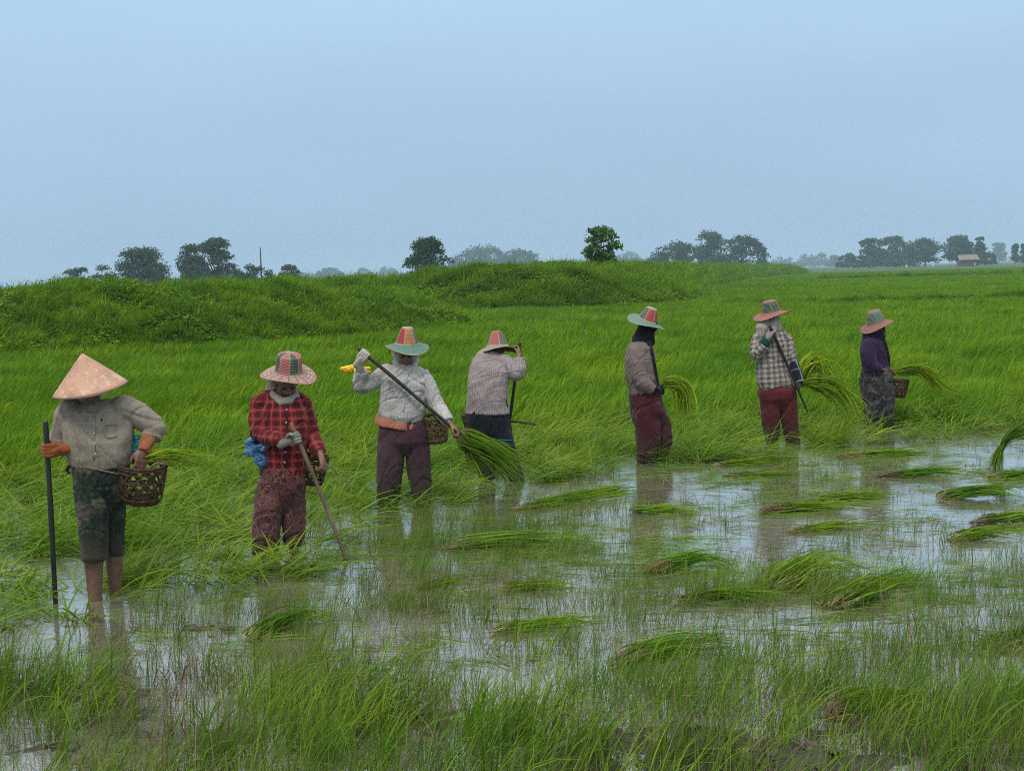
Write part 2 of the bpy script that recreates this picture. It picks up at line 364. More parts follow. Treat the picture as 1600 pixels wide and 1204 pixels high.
def tree(kind, x0, x1, yt, yb, Y, label, cat='tree', name='tree', mat=None, group=None, seed=0, dens=1.0, z0=0.0, trunk_frac=None):
    rng = np.random.default_rng(seed + 100); rnd = random.Random(seed)
    if Y > 125: Y = Y * (3.0 if Y >= 450 else 2.0)
    if Y == 120: Y = 210
    xc = (x0 + x1) / 2; base = at(xc, yb, Y); base.z = z0
    H = at(xc, yt, Y).z - z0; W = (x1 - x0) / F_PX * Y / 2 * (1.14 if kind in ('round', 'mound', 'tall') else 1.05)
    t = empty(name, base, label, cat, group)
    px = Y / 1422.0; size = max(0.16, px * 1.35)
    lob = []; rad = []
    if kind == 'round':
        nl = 60
        for k in range(nl):
            u = rnd.uniform(0, 2 * math.pi); hz = rnd.uniform(0.14, 0.97)
            prof = math.sin(math.pi * min(1, (hz * 0.78 + 0.18))) ** 0.55
            r = W * rnd.uniform(0.20, 0.42); rr = (W - r * .7) * prof * math.sqrt(rnd.uniform(0.0, 1))
            lob.append((rr * math.cos(u), rr * math.sin(u) * 0.8, min(hz * H, H - r * .75))); rad.append(r)
    elif kind == 'loose':
        for k in range(80):
            u = rnd.uniform(0, 2 * math.pi); hz = rnd.uniform(0.10, 0.98)
            prof = (0.75 + 0.25 * math.sin(hz * 9 + 1)) * (1.0 if hz < .7 else (1.25 - hz) / .55)
            rr = W * 0.82 * prof * math.sqrt(rnd.uniform(0.02, 1)); r = W * rnd.uniform(0.14, 0.27)
            if hz < .30 and math.cos(u) > -.2: continue
            lob.append((rr * math.cos(u), rr * math.sin(u) * 0.8, min(hz * H, H - r * .6))); rad.append(r)
    elif kind == 'umbrella':
        for k in range(64):
            u = rnd.uniform(0, 2 * math.pi); q = math.sqrt(rnd.uniform(0, 1)); r = min(W, H) * rnd.uniform(0.17, 0.28)
            top = H * (1 - 0.50 * q ** 2.2) - r * .7
            lob.append((W * 0.93 * q * math.cos(u), W * 0.75 * q * math.sin(u), top - (rnd.uniform(0, 0.5) * H if k % 2 == 0 else 0))); rad.append(r)
        for k in range(20):
            u = rnd.uniform(0, 2 * math.pi); r = min(W, H) * rnd.uniform(0.16, 0.26)
            lob.append((W * 0.85 * math.cos(u), W * .7 * math.sin(u), H * rnd.uniform(0.12, 0.42))); rad.append(r)
    elif kind == 'tall':
        for k in range(46):
            u = rnd.uniform(0, 2 * math.pi); hz = rnd.uniform(0.10, 0.97); r = W * rnd.uniform(0.28, 0.46)
            rr = W * 0.7 * math.sqrt(rnd.uniform(0, 1)) * (1.1 - 0.35 * hz)
            lob.append((rr * math.cos(u), rr * math.sin(u), min(hz * H, H - r * .8))); rad.append(r)
    elif kind == 'mound':
        for k in range(34):
            u = rnd.uniform(0, 2 * math.pi); q = math.sqrt(rnd.uniform(0, 1)); r = min(W, H) * rnd.uniform(0.25, 0.42)
            lob.append((W * 0.85 * q * math.cos(u), W * 0.6 * q * math.sin(u), max(r * 0.4, H * (1 - q * q * 0.7) * rnd.uniform(0.35, 1) - r * .7))); rad.append(r)
    tot = sum(r * r for r in rad); n_tot = min(14000, max(1200, 3.8 * dens * (2 * W * H) / (size * size)))
    V, F, T = leaves_geo(lob, rad, n_tot / tot, size, rng, *((.8, 1.5, 1.0) if kind == 'loose' else (.85, 1.15, .7)))
    V[:, 2] = np.maximum(V[:, 2], 0.02)
    mesh_obj('crown', V, F, mat or M_LEAF, t, smooth=False, attrs={'tone': ('POINT', 'FLOAT', T)})
    g = Geo(); fork = H * (0.28 if kind != 'tall' else 0.6); tr = max(0.06, H * 0.028)
    g.add(*tube([(0, 0, -0.3), (0.02 * H, 0, fork * .5), (0, 0.01 * H, fork)], [tr * 1.5, tr * 1.1, tr * .9], 8, 1))
    for k in sorted(range(len(lob)), key=lambda k: -rad[k])[:9]:
        c = Vector(lob[k]); mid = Vector((c.x * .45, c.y * .45, fork + (c.z - fork) * .35))
        if c.z > fork * .6: g.add(*tube([(0, 0.01 * H, fork * .92), mid, c], [tr * .7, tr * .45, tr * .15], 6, 0))
    g.mesh('trunk', M_BARK, t)
    return t
TR = [
 # left group behind the bank
 ('mound', 98, 142, 407, 436, 190, 'low bushy tree at the far left end of the tree line'),
 ('mound', 140, 190, 407, 436, 185, 'small rounded bush tree left of the broad dark tree'),
 ('round', 184, 262, 387, 442, 170, 'broad dark round tree in the left hand group'),
 ('mound', 228, 272, 414, 438, 160, 'pale green shrub in front of the broad dark tree'),
 ('round', 276, 324, 382, 444, 172, 'dark narrow tree leaning on the tallest tree of the left group'),
 ('round', 308, 368, 372, 444, 176, 'tallest lumpy tree of the left hand group'),
 ('mound', 282, 318, 404, 438, 160, 'pale rounded shrub below the tallest left tree'),
 ('mound', 360, 410, 404, 440, 165, 'low dark tree just left of the thin leaning mast'),
 ('mound', 392, 430, 413, 441, 168, 'small scrubby tree at the foot of the thin mast'),
 ('round', 436, 470, 414, 442, 180, 'small solitary dark tree right of the thin mast'),
 # very faint trees in the middle distance
 ('mound', 462, 500, 424, 440, 900, 'faintest low tree clump on the hazy horizon left of the domed tree'),
 ('umbrella', 494, 536, 418, 441, 640, 'pale domed tree faint in the haze left of the round tree'),
 ('mound', 556, 582, 417, 440, 800, 'small faint tree, left one of two in the gap before the round tree'),
 ('mound', 586, 622, 415, 440, 780, 'small faint tree, right one of two in the gap before the round tree'),
 ('mound', 610, 645, 424, 439, 1000, 'very pale low trees just left of the dark round tree'),
 ('round', 636, 705, 371, 436, 120, 'dark round lone tree standing behind the middle of the bank'),
 ('mound', 690, 740, 400, 434, 620, 'hazy low trees between the round tree and the wide spreading tree'),
 ('umbrella', 708, 800, 381, 432, 480, 'wide grey spreading tree with a stepped top, hazy'),
 ('umbrella', 770, 850, 388, 432, 470, 'lower grey spreading tree, right half of the hazy pair'),
 ('mound', 838, 874, 406, 428, 300, 'low hazy shrubs rising behind the bank, left one'),
 ('mound', 866, 905, 403, 427, 310, 'low hazy shrubs rising behind the bank beside the bright tree'),
 ('umbrella', 950, 1012, 393, 426, 820, 'faint domed tree behind the bright green tree'),
 ('mound', 990, 1030, 402, 424, 900, 'very faint tree clump between bright tree and dark group'),
 ('mound', 998, 1024, 405, 425, 230, 'small dark bush on the bank right of the bright tree'),
 # the dark group right of centre
 ('umbrella', 1016, 1098, 375, 424, 330, 'spreading dark tree, left one of the large centre right group'),
 ('tall', 1084, 1136, 361, 423, 340, 'tallest tree in the middle of the large dark group'),
 ('umbrella', 1118, 1198, 367, 424, 325, 'domed dark tree, right one of the large dark group'),
 ('mound', 1060, 1180, 396, 423, 345, 'dense undergrowth filling the foot of the large dark group'),
 # faint, right of the group
 ('mound', 1196, 1250, 399, 419, 850, 'pale low tree just right of the large dark group'),
 ('mound', 1246, 1300, 391, 418, 760, 'pale rounded tree on the horizon between the two dark groups'),
 ('mound', 1292, 1322, 396, 416, 620, 'small hazy tree touching the right hand group'),
 ('mound', 1308, 1344, 392, 415, 420, 'low tree at the left end of the right hand group'),
 ('round', 1340, 1378, 373, 416, 400, 'rounded tree in the right group left of the arched tree'),
 ('umbrella', 1362, 1432, 368, 415, 410, 'arched spreading tree in the right group with sky showing under it'),
 ('mound', 1345, 1430, 388, 415, 395, 'dense dark thicket at the foot of the arched tree'),
 ('round', 1418, 1472, 373, 414, 405, 'dark leaning tree at the right end of the arched group'),
 ('round', 1474, 1526, 368, 413, 400, 'broad dark tree directly behind the pale roofed hut'),
 ('tall', 1518, 1540, 370, 412, 398, 'narrow spiky topped tree right of the hut'),
 ('mound', 1520, 1556, 383, 412, 395, 'rounded dark bush tree right of the hut'),
 ('tall', 1548, 1572, 379, 411, 650, 'pale hazy tree right of the hut'),
 ('mound', 1565, 1660, 394, 411, 900, 'faint low tree line at the right edge'),
 ('tall', 1581, 1592, 381, 410, 420, 'slender dark tree near the right edge, left one'),
 ('tall', 1594, 1606, 381, 410, 420, 'slender dark tree cut by the right edge'),
]
for i, (k, x0, x1, yt, yb, Y, lab) in enumerate(TR):
    tree(k, x0, x1, yt, yb, Y, lab, name='round_tree' if k == 'round' else {'umbrella': 'spreading_tree', 'tall': 'tall_tree', 'mound': 'bushy_tree'}[k],
         group='trees along the hazy horizon', seed=i, dens=1.25 if k == 'round' else 1.0)
# bright tree on the bank, nearer than the rest
tree('loose', 904, 979, 357, 421, 88, 'bright green loose leaved tree standing behind the bank', name='young_tree', mat=M_LEAF_B, seed=61, dens=1.0, z0=1.0)

# thin mast on the left
b_ = at(409, 437, 150); t_ = at(406.5, 387, 150); b_.z = 0
o = Geo().add(*tube([(0, 0, 0), ((t_ - b_) * .5), (t_ - b_)], [.09, .08, .05], 8, 1)).mesh('bamboo_mast', M_BARK, loc=b_)
tag(o, 'thin bare mast leaning above the left hand trees', 'mast')

# hut with a pale sheet roof
M_ROOF, nt, b, o = new_mat('weathered_sheet_roof')
nt.links.new(ramp(nt, noise_(nt, nd(nt, 'NewGeometry').outputs['Position'], 0.6, 4), [(.3, (.13, .11, .10)), (.7, (.22, .19, .175))]), b.inputs['Base Color']); b.inputs['Roughness'].default_value = .8
M_WALL, nt, b, o = new_mat('hut_boards'); b.inputs['Base Color'].default_value = (.09, .075, .06, 1)
c = at(1511, 410, 600); c.z = 0; hut = empty('hut', c, 'small hut with a pale pitched roof among the right hand trees', 'hut')
wx = 16 / F_PX * 600; zt = at(1511, 398, 600).z; ze = at(1511, 405.5, 600).z
bx = lambda x0, x1, y0, y1, z0, z1: ([(x, y, z) for z in (z0, z1) for y in (y0, y1) for x in (x0, x1)], [(0, 1, 3, 2), (4, 6, 7, 5), (0, 4, 5, 1), (2, 3, 7, 6), (0, 2, 6, 4), (1, 5, 7, 3)])
Geo().add(*bx(-wx * .85, wx * .85, -2.4, 2.4, 0, ze)).mesh('wall', M_WALL, hut, False)
rf = Geo(); th = .06
for s in (-1, 1):
    V = [(-wx, s * 3.2, ze - .1), (wx, s * 3.2, ze - .1), (wx * .95, 0.0, zt), (-wx * .95, 0.0, zt)]
    V += [(x, y, z - th) for x, y, z in V]
    rf.add(V, [(0, 1, 2, 3), (7, 6, 5, 4), (0, 4, 5, 1), (1, 5, 6, 2), (2, 6, 7, 3), (3, 7, 4, 0)])
rf.mesh('roof', M_ROOF, hut, False)
Geo().add(*bx(-.4, .4, -2.45, -2.405, 0, 1.5)).mesh('door', M_BARK, hut, False)

# ================================================================== rice, grass and weeds
def blade_mat(name, root, low, tip_a, tip_b, alt, trans=0.35, gloss=0.35, hue_scale=0.35):
    """root -> tip along each blade, two greens by blade, and a drift of yellower or darker plants over the field, partly painted shade on the banks"""
    mt, nt, b, o = new_mat(name)
    tip = attr(nt, 'tip').outputs['Fac']; tone = attr(nt, 'tone').outputs['Fac']
    pos = nd(nt, 'NewGeometry').outputs['Position']
    rnd = nd(nt, 'ObjectInfo').outputs['Random']
    c = mixc(nt, tone, tip_a, tip_b)
    drift = noise_(nt, scaled(nt, pos, (hue_scale, hue_scale * 1.6, 0.01)), 1.0, 4, 0.6)
    f = ramp(nt, drift, [(0.40, 0.0), (0.62, 1.0)])
    c = mixc(nt, math_(nt, 'MULTIPLY', f, 0.8), c, alt)
    dk = noise_(nt, scaled(nt, pos, (hue_scale * 1.3, hue_scale * 3.1, 0.01)), 1.7, 5, 0.65)
    c = mixc(nt, math_(nt, 'MULTIPLY', ramp(nt, dk, [(0.47, 0.0), (0.68, 1.0)]), 0.75), c, tip_a)
    c = mixc(nt, math_(nt, 'MULTIPLY', rnd, 0.45), c, tip_a)
    c = mixc(nt, ramp(nt, tip, [(0.0, 0.0), (0.40, 1.0)]), low, c)  # greens: dark low part and bright tip paint in shade contrast between blades
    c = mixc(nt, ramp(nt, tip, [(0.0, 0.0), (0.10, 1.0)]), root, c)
    nt.links.new(c, b.inputs['Base Color']); b.inputs['Roughness'].default_value = 0.5; b.inputs['Specular IOR Level'].default_value = gloss * .5
    tr = nd(nt, 'BsdfTranslucent', {0: mixc(nt, 0.4, c, (0.17, 0.30, 0.006))})
    ms = nd(nt, 'MixShader', {0: trans, 1: b.outputs[0], 2: tr.outputs[0]}); nt.links.new(ms.outputs[0], o.inputs[0])
    return mt
M_RICE = blade_mat('standing_rice', (0.12, 0.12, 0.03), (0.035, 0.080, 0.004), (0.034, 0.115, 0.003), (0.150, 0.340, 0.009), (0.265, 0.400, 0.008), gloss=.15)
M_TUSS = blade_mat('tussock_grass', (0.12, 0.11, 0.04), (0.050, 0.080, 0.010), (0.022, 0.080, 0.006), (0.190, 0.385, 0.022), (0.24, 0.34, 0.024), gloss=.25, hue_scale=1.0)
M_FLAT = blade_mat('trampled_rice', (0.24, 0.22, 0.07), (0.09, 0.15, 0.010), (0.040, 0.130, 0.005), (0.20, 0.39, 0.020), (0.32, 0.41, 0.020), gloss=.3, hue_scale=0.8)
M_STUB = blade_mat('sparse_rice', (0.12, 0.10, 0.05), (0.09, 0.105, 0.020), (0.026, 0.085, 0.010), (0.16, 0.30, 0.030), (0.21, 0.24, 0.036), gloss=.25, hue_scale=1.2)
M_WEED = blade_mat('bank_weeds', (0.03, 0.05, 0.008), (0.020, 0.055, 0.004), (0.016, 0.055, 0.002), (0.165, 0.370, 0.012), (0.225, 0.390, 0.008), gloss=.12, hue_scale=0.38)  # dark drift: darker clumps plus shade of the bank hollows painted in

def blades(n, rx, ry, Lm, Lv, wind, lean, leanv, droop, width, seg=4, seed=0, az_spread=0.6, zbase=0.0):
    r = np.random.default_rng(seed)
    root = np.stack([r.uniform(-rx, rx, n), r.uniform(-ry, ry, n), np.full(n, zbase)], -1)
    az = wind + r.normal(0, az_spread, n); Ln = Lm * (1 + r.uniform(-Lv, Lv, n))
    th0 = np.abs(r.normal(lean, leanv, n)); dr = droop * r.uniform(0.3, 1.5, n)
    tw = az + math.pi / 2 + r.normal(0, 0.5, n)
    ss = np.linspace(0, 1, seg + 1); P = [root]; th = th0
    for k in range(seg):
        th = th0 + dr * ((ss[k] + ss[k + 1]) / 2) ** 1.6
        P.append(P[-1] + (Ln / seg)[:, None] * np.stack([np.sin(th) * np.cos(az), np.sin(th) * np.sin(az), np.cos(th)], -1))
    P = np.stack(P, 1)
    wd = width * (0.75 + 0.5 * r.uniform(0, 1, n))[:, None] * np.clip(1.02 - ss ** 2.2, 0.05, 1)[None] * (0.55 + 0.45 * np.clip(ss / .3, 0, 1))[None]
    S = np.stack([np.cos(tw), np.sin(tw), 0.35 * r.normal(size=n)], -1)[:, None] * wd[..., None] / 2
    V = np.stack([P - S, P + S], 2).reshape(-1, 3)
    b0 = (np.arange(n) * (seg + 1) * 2)[:, None] + (np.arange(seg) * 2)[None]; b0 = b0.ravel()
    F = np.stack([b0, b0 + 1, b0 + 3, b0 + 2], -1)
    tip = np.tile(np.repeat(ss, 2), n); tone = np.repeat(r.uniform(0, 1, n), (seg + 1) * 2)
    return V, F, tip, tone
def broad_leaves(n, rad, size, seed, h=0.5):
    r = np.random.default_rng(seed)
    u = r.uniform(0, 2 * math.pi, n); q = np.sqrt(r.uniform(0, 1, n)) * rad
    c = np.stack([q * np.cos(u), q * np.sin(u), (1 - (q / rad) ** 2) * h * r.uniform(0.3, 1, n)], -1)
    a = r.normal(size=(n, 3)); a[:, 2] *= .4; a /= np.linalg.norm(a, axis=1)[:, None]
    nn = r.normal(size=(n, 3)) * .5 + np.array([0, -.3, 1]); b = np.cross(nn, a); b /= np.linalg.norm(b, axis=1)[:, None]
    s = (size * r.uniform(.5, 1.2, n))[:, None]
    V = np.stack([c - a * s, c - b * s * .55, c + a * s, c + b * s * .55], 1).reshape(-1, 3)
    return V, np.arange(n * 4).reshape(-1, 4), np.full(n * 4, 0.8), np.repeat(r.uniform(0, 1, n), 4)

def scatter(name, temps, P, rz, scl, var, mat, label, tilt=None):
    """one stuff object: plant templates and planting points in the same mesh, joined by geometry nodes"""
    n = len(P); Vs = [np.asarray(P, float)]; Fs = []; tid = [np.full(n, -1)]; tip = [np.zeros(n)]; tone = [np.zeros(n)]; off = n
    for k, (V, F, tp, tn) in enumerate(temps):
        Vs.append(V); Fs.append(F + off); off += len(V); tid.append(np.full(len(V), k)); tip.append(tp); tone.append(tn)
    tot = off
    def pad(a, w): z = np.zeros((tot, w) if w > 1 else tot); z[:n] = a; return z
    rot = np.zeros((n, 3)); rot[:, 2] = rz
    if tilt is not None: rot[:, :2] = tilt
    o = mesh_obj(name, np.concatenate(Vs), np.concatenate(Fs), mat, smooth=True, attrs={
        'tid': ('POINT', 'INT', np.concatenate(tid)), 'tip': ('POINT', 'FLOAT', np.concatenate(tip)), 'tone': ('POINT', 'FLOAT', np.concatenate(tone)),
        'inst': ('POINT', 'INT', pad(var, 1).astype(int)), 'scl': ('POINT', 'FLOAT', pad(scl, 1)), 'rot': ('POINT', 'FLOAT_VECTOR', pad(rot, 3))})
    g = bpy.data.node_groups.new(name, 'GeometryNodeTree')
    g.interface.new_socket('Geometry', in_out='INPUT', socket_type='NodeSocketGeometry'); g.interface.new_socket('Geometry', in_out='OUTPUT', socket_type='NodeSocketGeometry')
    gi = g.nodes.new('NodeGroupInput'); go = g.nodes.new('NodeGroupOutput')
    def na(nm, typ):
        x = g.nodes.new('GeometryNodeInputNamedAttribute'); x.data_type = typ; x.inputs[0].default_value = nm; return x.outputs[0]
    T = na('tid', 'INT')
    def sel(k):
        c = g.nodes.new('FunctionNodeCompare'); c.data_type = 'INT'; c.operation = 'EQUAL'; g.links.new(T, c.inputs[2]); c.inputs[3].default_value = k
        s = g.nodes.new('GeometryNodeSeparateGeometry'); s.domain = 'POINT'; g.links.new(gi.outputs[0], s.inputs[0]); g.links.new(c.outputs[0], s.inputs[1]); return s.outputs[0]
    jn = g.nodes.new('GeometryNodeJoinGeometry')
    for k in reversed(range(len(temps))):
        gt = g.nodes.new('GeometryNodeGeometryToInstance'); g.links.new(sel(k), gt.inputs[0]); g.links.new(gt.outputs[0], jn.inputs[0])
    ip = g.nodes.new('GeometryNodeInstanceOnPoints'); g.links.new(sel(-1), ip.inputs['Points']); g.links.new(jn.outputs[0], ip.inputs['Instance'])
    ip.inputs['Pick Instance'].default_value = True; g.links.new(na('inst', 'INT'), ip.inputs['Instance Index'])
    g.links.new(na('rot', 'FLOAT_VECTOR'), ip.inputs['Rotation']); g.links.new(na('scl', 'FLOAT'), ip.inputs['Scale'])
    g.links.new(ip.outputs[0], go.inputs[0])
    md = o.modifiers.new('planting', 'NODES'); md.node_group = g
    return tag(o, label, kind='stuff')

RNG = np.random.default_rng(7)
FEET = [(163, 938), (436, 862), (633, 790), (770, 752), (806, 754), (1018, 720), (1225, 693), (1376, 669)]
FEET = [ground(*f) for f in FEET]
def clear_feet(x, y, back=.25, left=.75, right=.30, front=1.3, p=.16):
    """plants trodden away in front of each worker's legs"""
    k = np.ones(len(x), bool)
    for f in FEET:
        inside = (x > f.x - left) & (x < f.x + right) & (y < f.y + back) & (y > f.y - front)
        k &= ~inside | (RNG.uniform(0, 1, len(x)) < p)
    return k
def sample(x0, x1, y0, y1, dens, margin=160):
    """random points on the ground inside a slightly widened view wedge"""
    n = int((x1 - x0) * (y1 - y0) * dens)
    x = RNG.uniform(x0, x1, n); y = RNG.uniform(y0, y1, n)
    px, py, d = proj(np.stack([x, y, np.zeros(n)], -1))
    k = (px > -margin) & (px < 1600 + margin) & (d > 1)
    return x[k], y[k], px[k], py[k]
def blob(px, py, L_):
    s = np.zeros_like(px)
    for cx, cy, rx, ry, a in L_: s = s + a * np.exp(-(((px - cx) / rx) ** 2 + ((py - cy) / ry) ** 2))
    return s

# ---- standing rice behind the workers, blown to the right
wind = 0.12
T_FAR = [blades(62, .24, .24, .31, .4, wind, .34, .26, .95, .017, 4, 40 + k, .6) for k in range(6)]
x, y, px, py = sample(-16, 22, 7, 34, 9.5)
edge = interp(px, EDGE_X, EDGE_Y)
bank_y = np.interp(px, [-200, 0, 300, 480, 700, 900], [575, 560, 540, 520, 490, 470])
wob = (fbm(x * 1.3, y * 1.3, 3, 2) - .5) * 34
flat_line = interp(px, [-300, 0, 200, 400, 560, 700, 900, 1000, 1150, 1250, 1500, 1700], [800, 740, 720, 690, 690, 690, 668, 655, 645, 650, 655, 640])
keep = (py < np.minimum(flat_line + wob + 10, edge - 6)) & (y < 33.5) & clear_feet(x, y, p=.2, front=.9, left=.6)
x, y, py_, px_ = x[keep], y[keep], py[keep], px[keep]
hn = fbm(x * .5, y * .8, 3, 11)
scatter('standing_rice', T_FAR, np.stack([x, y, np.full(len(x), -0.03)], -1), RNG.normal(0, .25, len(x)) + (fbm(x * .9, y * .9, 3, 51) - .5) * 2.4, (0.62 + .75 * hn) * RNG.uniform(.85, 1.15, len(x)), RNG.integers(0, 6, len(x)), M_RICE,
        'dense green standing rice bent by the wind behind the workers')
# ---- further rice, coarser tiles with distance
T_MID = [blades(170, .75, .75, .36, .35, wind, .30, .2, .8, .028, 3, 60 + k, .6) for k in range(4)]
x, y, px, py = sample(-30, 55, 33, 90, 1.15, 60)
hn = fbm(x * .25, y * .35, 3, 12)
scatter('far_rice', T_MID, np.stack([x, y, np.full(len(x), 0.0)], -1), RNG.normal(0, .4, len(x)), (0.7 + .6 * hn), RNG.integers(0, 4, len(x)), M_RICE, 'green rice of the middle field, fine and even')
T_OUT = [blades(300, 2.2, 2.2, .34, .3, wind, .3, .2, .6, .05, 2, 80 + k, .8) for k in range(3)]
x, y, px, py = sample(-70, 150, 88, 330, .11, 40)
hn = fbm(x * .08, y * .12, 3, 13)
scatter('distant_rice', T_OUT, np.stack([x, y, np.full(len(x), 0.02)], -1), RNG.normal(0, .5, len(x)), (0.65 + .8 * hn), RNG.integers(0, 3, len(x)), M_RICE, 'distant green crop under the tree line')

# ---- trampled and lying rice around the workers
T_LIE = [blades(26, .10, .10, .44, .3, wind - .1, 1.12, .28, .70, .013, 5, 110 + k, .40) for k in range(5)] + [blades(22, .1, .1, .42, .3, math.pi + .2, 1.15, .25, .5, .012, 4, 120 + k, .5) for k in range(2)]
x, y, px, py = sample(-6, 14, 7, 24, 52)
edge = interp(px, EDGE_X, EDGE_Y); flat_line = interp(px, [-300, 0, 200, 400, 560, 700, 900, 1000, 1150, 1250, 1500, 1700], [800, 740, 720, 690, 690, 690, 668, 655, 645, 650, 655, 640])
wob = (fbm(x * 1.7, y * 1.7, 3, 4) - .5) * 40
hole = fbm(x * 2.6, y * 2.0, 4, 6)
u = np.clip((py - flat_line) / np.maximum(edge - flat_line, 20), 0, 1)
prob = np.clip((py - flat_line + 30) / 40, 0, 1) * (py < edge + wob * .7)
prob = prob * np.where(hole < .42 + .12 * u, .10, .80 - .18 * u)
keep = (RNG.uniform(0, 1, len(x)) < prob) & clear_feet(x, y, p=.30, front=.45, left=.45, right=.22)
x, y, px, py = x[keep], y[keep], px[keep], py[keep]
scatter('trampled_rice', T_LIE, np.stack([x, y, RNG.uniform(-.03, .03, len(x))], -1), RNG.normal(0, .5, len(x)), RNG.uniform(.75, 1.15, len(x)), RNG.integers(0, 7, len(x)), M_FLAT,
        'trampled yellow green rice lying over wet ground around the workers')
# some upright blades among the lying ones
T_UP = [blades(16, .12, .12, .40, .3, wind, .35, .2, 1.2, .007, 5, 130 + k, .6) for k in range(4)]
x, y, px, py = sample(-6, 13, 7, 22, 26)
edge = interp(px, EDGE_X, EDGE_Y); fl = interp(px, [-300, 0, 200, 400, 560, 700, 900, 1000, 1150, 1250, 1500, 1700], [800, 740, 720, 690, 690, 690, 668, 655, 645, 650, 655, 640])
keep = (py > fl - 10) & (py < edge - 4) & (RNG.uniform(0, 1, len(x)) < .55 * (fbm(x * 2, y * 2, 3, 15) > .5) + .12) & clear_feet(x, y, p=.12, front=1.2, left=.6)
x, y = x[keep], y[keep]
scatter('leaning_rice', T_UP, np.stack([x, y, np.full(len(x), -.04)], -1), RNG.normal(0, .4, len(x)), RNG.uniform(.6, 1.1, len(x)), RNG.integers(0, 4, len(x)), M_FLAT, 'rice still half upright among the trampled rice')

# ---- sparse seedlings left standing in the cleared water
T_SP = [blades(5, .05, .05, .20, .35, wind, .22, .16, .6, .0034, 4, 150 + k, 1.0) for k in range(6)] + [blades(9, .05, .05, .24, .35, wind, .25, .18, .9, .0038, 4, 160 + k, .8) for k in range(3)]
x, y, px, py = sample(-6, 13, 4.6, 22, 430, 200)
edge = interp(px, EDGE_X, EDGE_Y)
d0 = interp(py, [660, 700, 760, 830, 880, 940, 1000, 1060, 1204, 1400], [.05, .045, .06, .12, .36, .48, .56, .62, .60, .6])
d0 = d0 * 0.95 + blob(px, py, [(450, 960, 260, 60, .12), (560, 830, 120, 40, .2), (760, 830, 200, 40, .15), (700, 850, 220, 40, .45), (560, 850, 80, 50, .3), (1330, 900, 140, 36, .32), (1260, 770, 110, 34, .10), (1050, 860, 70, 40, .06), (950, 790, 120, 30, .05), (880, 830, 200, 24, .20),
    (1500, 900, 150, 60, .25), (700, 960, 300, 40, .2), (230, 1010, 120, 30, .1)]) - blob(px, py, [(90, 1008, 120, 34, 1.1), (340, 1000, 60, 16, .4), (440, 930, 60, 14, .4), (1080, 790, 190, 40, .1), (1530, 770, 120, 60, .1), (1480, 985, 110, 22, .25), (260, 1000, 60, 20, .2),
    (1180, 985, 120, 20, .25), (480, 975, 60, 18, .25), (980, 880, 60, 24, .2), (560, 940, 60, 10, .3), (860, 950, 90, 14, .2)])
cl = fbm(x * 1.6, y * 1.6, 4, 20); d0 = d0 * np.clip((cl - .30) * 3.2, 0.12, 1.5)
keep = (RNG.uniform(0, 1, len(x)) < np.clip(d0, 0, 1)) & (py > edge - 8)
x, y, px, py = x[keep], y[keep], px[keep], py[keep]
sc_ = interp(py, [660, 760, 900, 1060, 1300], [.85, .9, .8, 1.0, 1.1]) * RNG.uniform(.55, 1.2, len(x))
scatter('sparse_rice', T_SP, np.stack([x, y, np.full(len(x), -.05)], -1), RNG.normal(0, .8, len(x)), sc_, RNG.integers(0, 9, len(x)), M_STUB, 'thin rice seedlings standing in the shallow water')

# ---- thick green tussocks in the foreground and on the muddy patches
T_TU = [blades(17, .09, .09, .30, .5, wind, .36, .28, 1.2, .0062, 5, 180 + k, .8) for k in range(8)]
x, y, px, py = sample(-6, 9, 4.4, 14, 190, 200)
d1 = blob(px, py, [(560, 1130, 170, 52, .50), (760, 1075, 170, 40, .30), (1080, 1070, 200, 45, .60), (900, 1150, 160, 50, .45), (1450, 1150, 190, 52, .85), (1250, 1180, 150, 40, .5), (1290, 915, 110, 24, .7), (1400, 925, 50, 18, .6),
    (1190, 930, 110, 16, .5), (1120, 940, 60, 14, .3), (700, 855, 130, 20, .5), (880, 860, 70, 14, .4), (440, 1090, 100, 40, .3), (350, 1180, 120, 40, .25), (60, 1140, 130, 50, .25), (450, 965, 60, 14, .35), (900, 1000, 110, 10, .25),
    (330, 1020, 160, 22, .18), (640, 880, 70, 18, .25), (1340, 860, 60, 14, .35), (1560, 1020, 80, 20, .1), (760, 1204, 500, 34, .3), (1100, 885, 60, 10, .5)])
cl = fbm(x * 1.9, y * 1.9, 3, 25); d1 = (d1 * .95 + np.clip((py - 1020) / 60, 0, 1) * .30) * np.clip((cl - .30) * 4.2, 0.22, 1.6)
edge = interp(px, EDGE_X, EDGE_Y)
keep = (RNG.uniform(0, 1, len(x)) < d1 * .8) & (py > edge)
x, y, px, py = x[keep], y[keep], px[keep], py[keep]
z = ground_z(x, y)
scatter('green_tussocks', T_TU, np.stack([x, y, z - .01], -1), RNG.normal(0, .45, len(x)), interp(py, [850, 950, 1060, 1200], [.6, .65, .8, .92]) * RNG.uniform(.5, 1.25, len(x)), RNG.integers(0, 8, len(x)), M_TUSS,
        'thick green grass leaning to the right in the foreground')
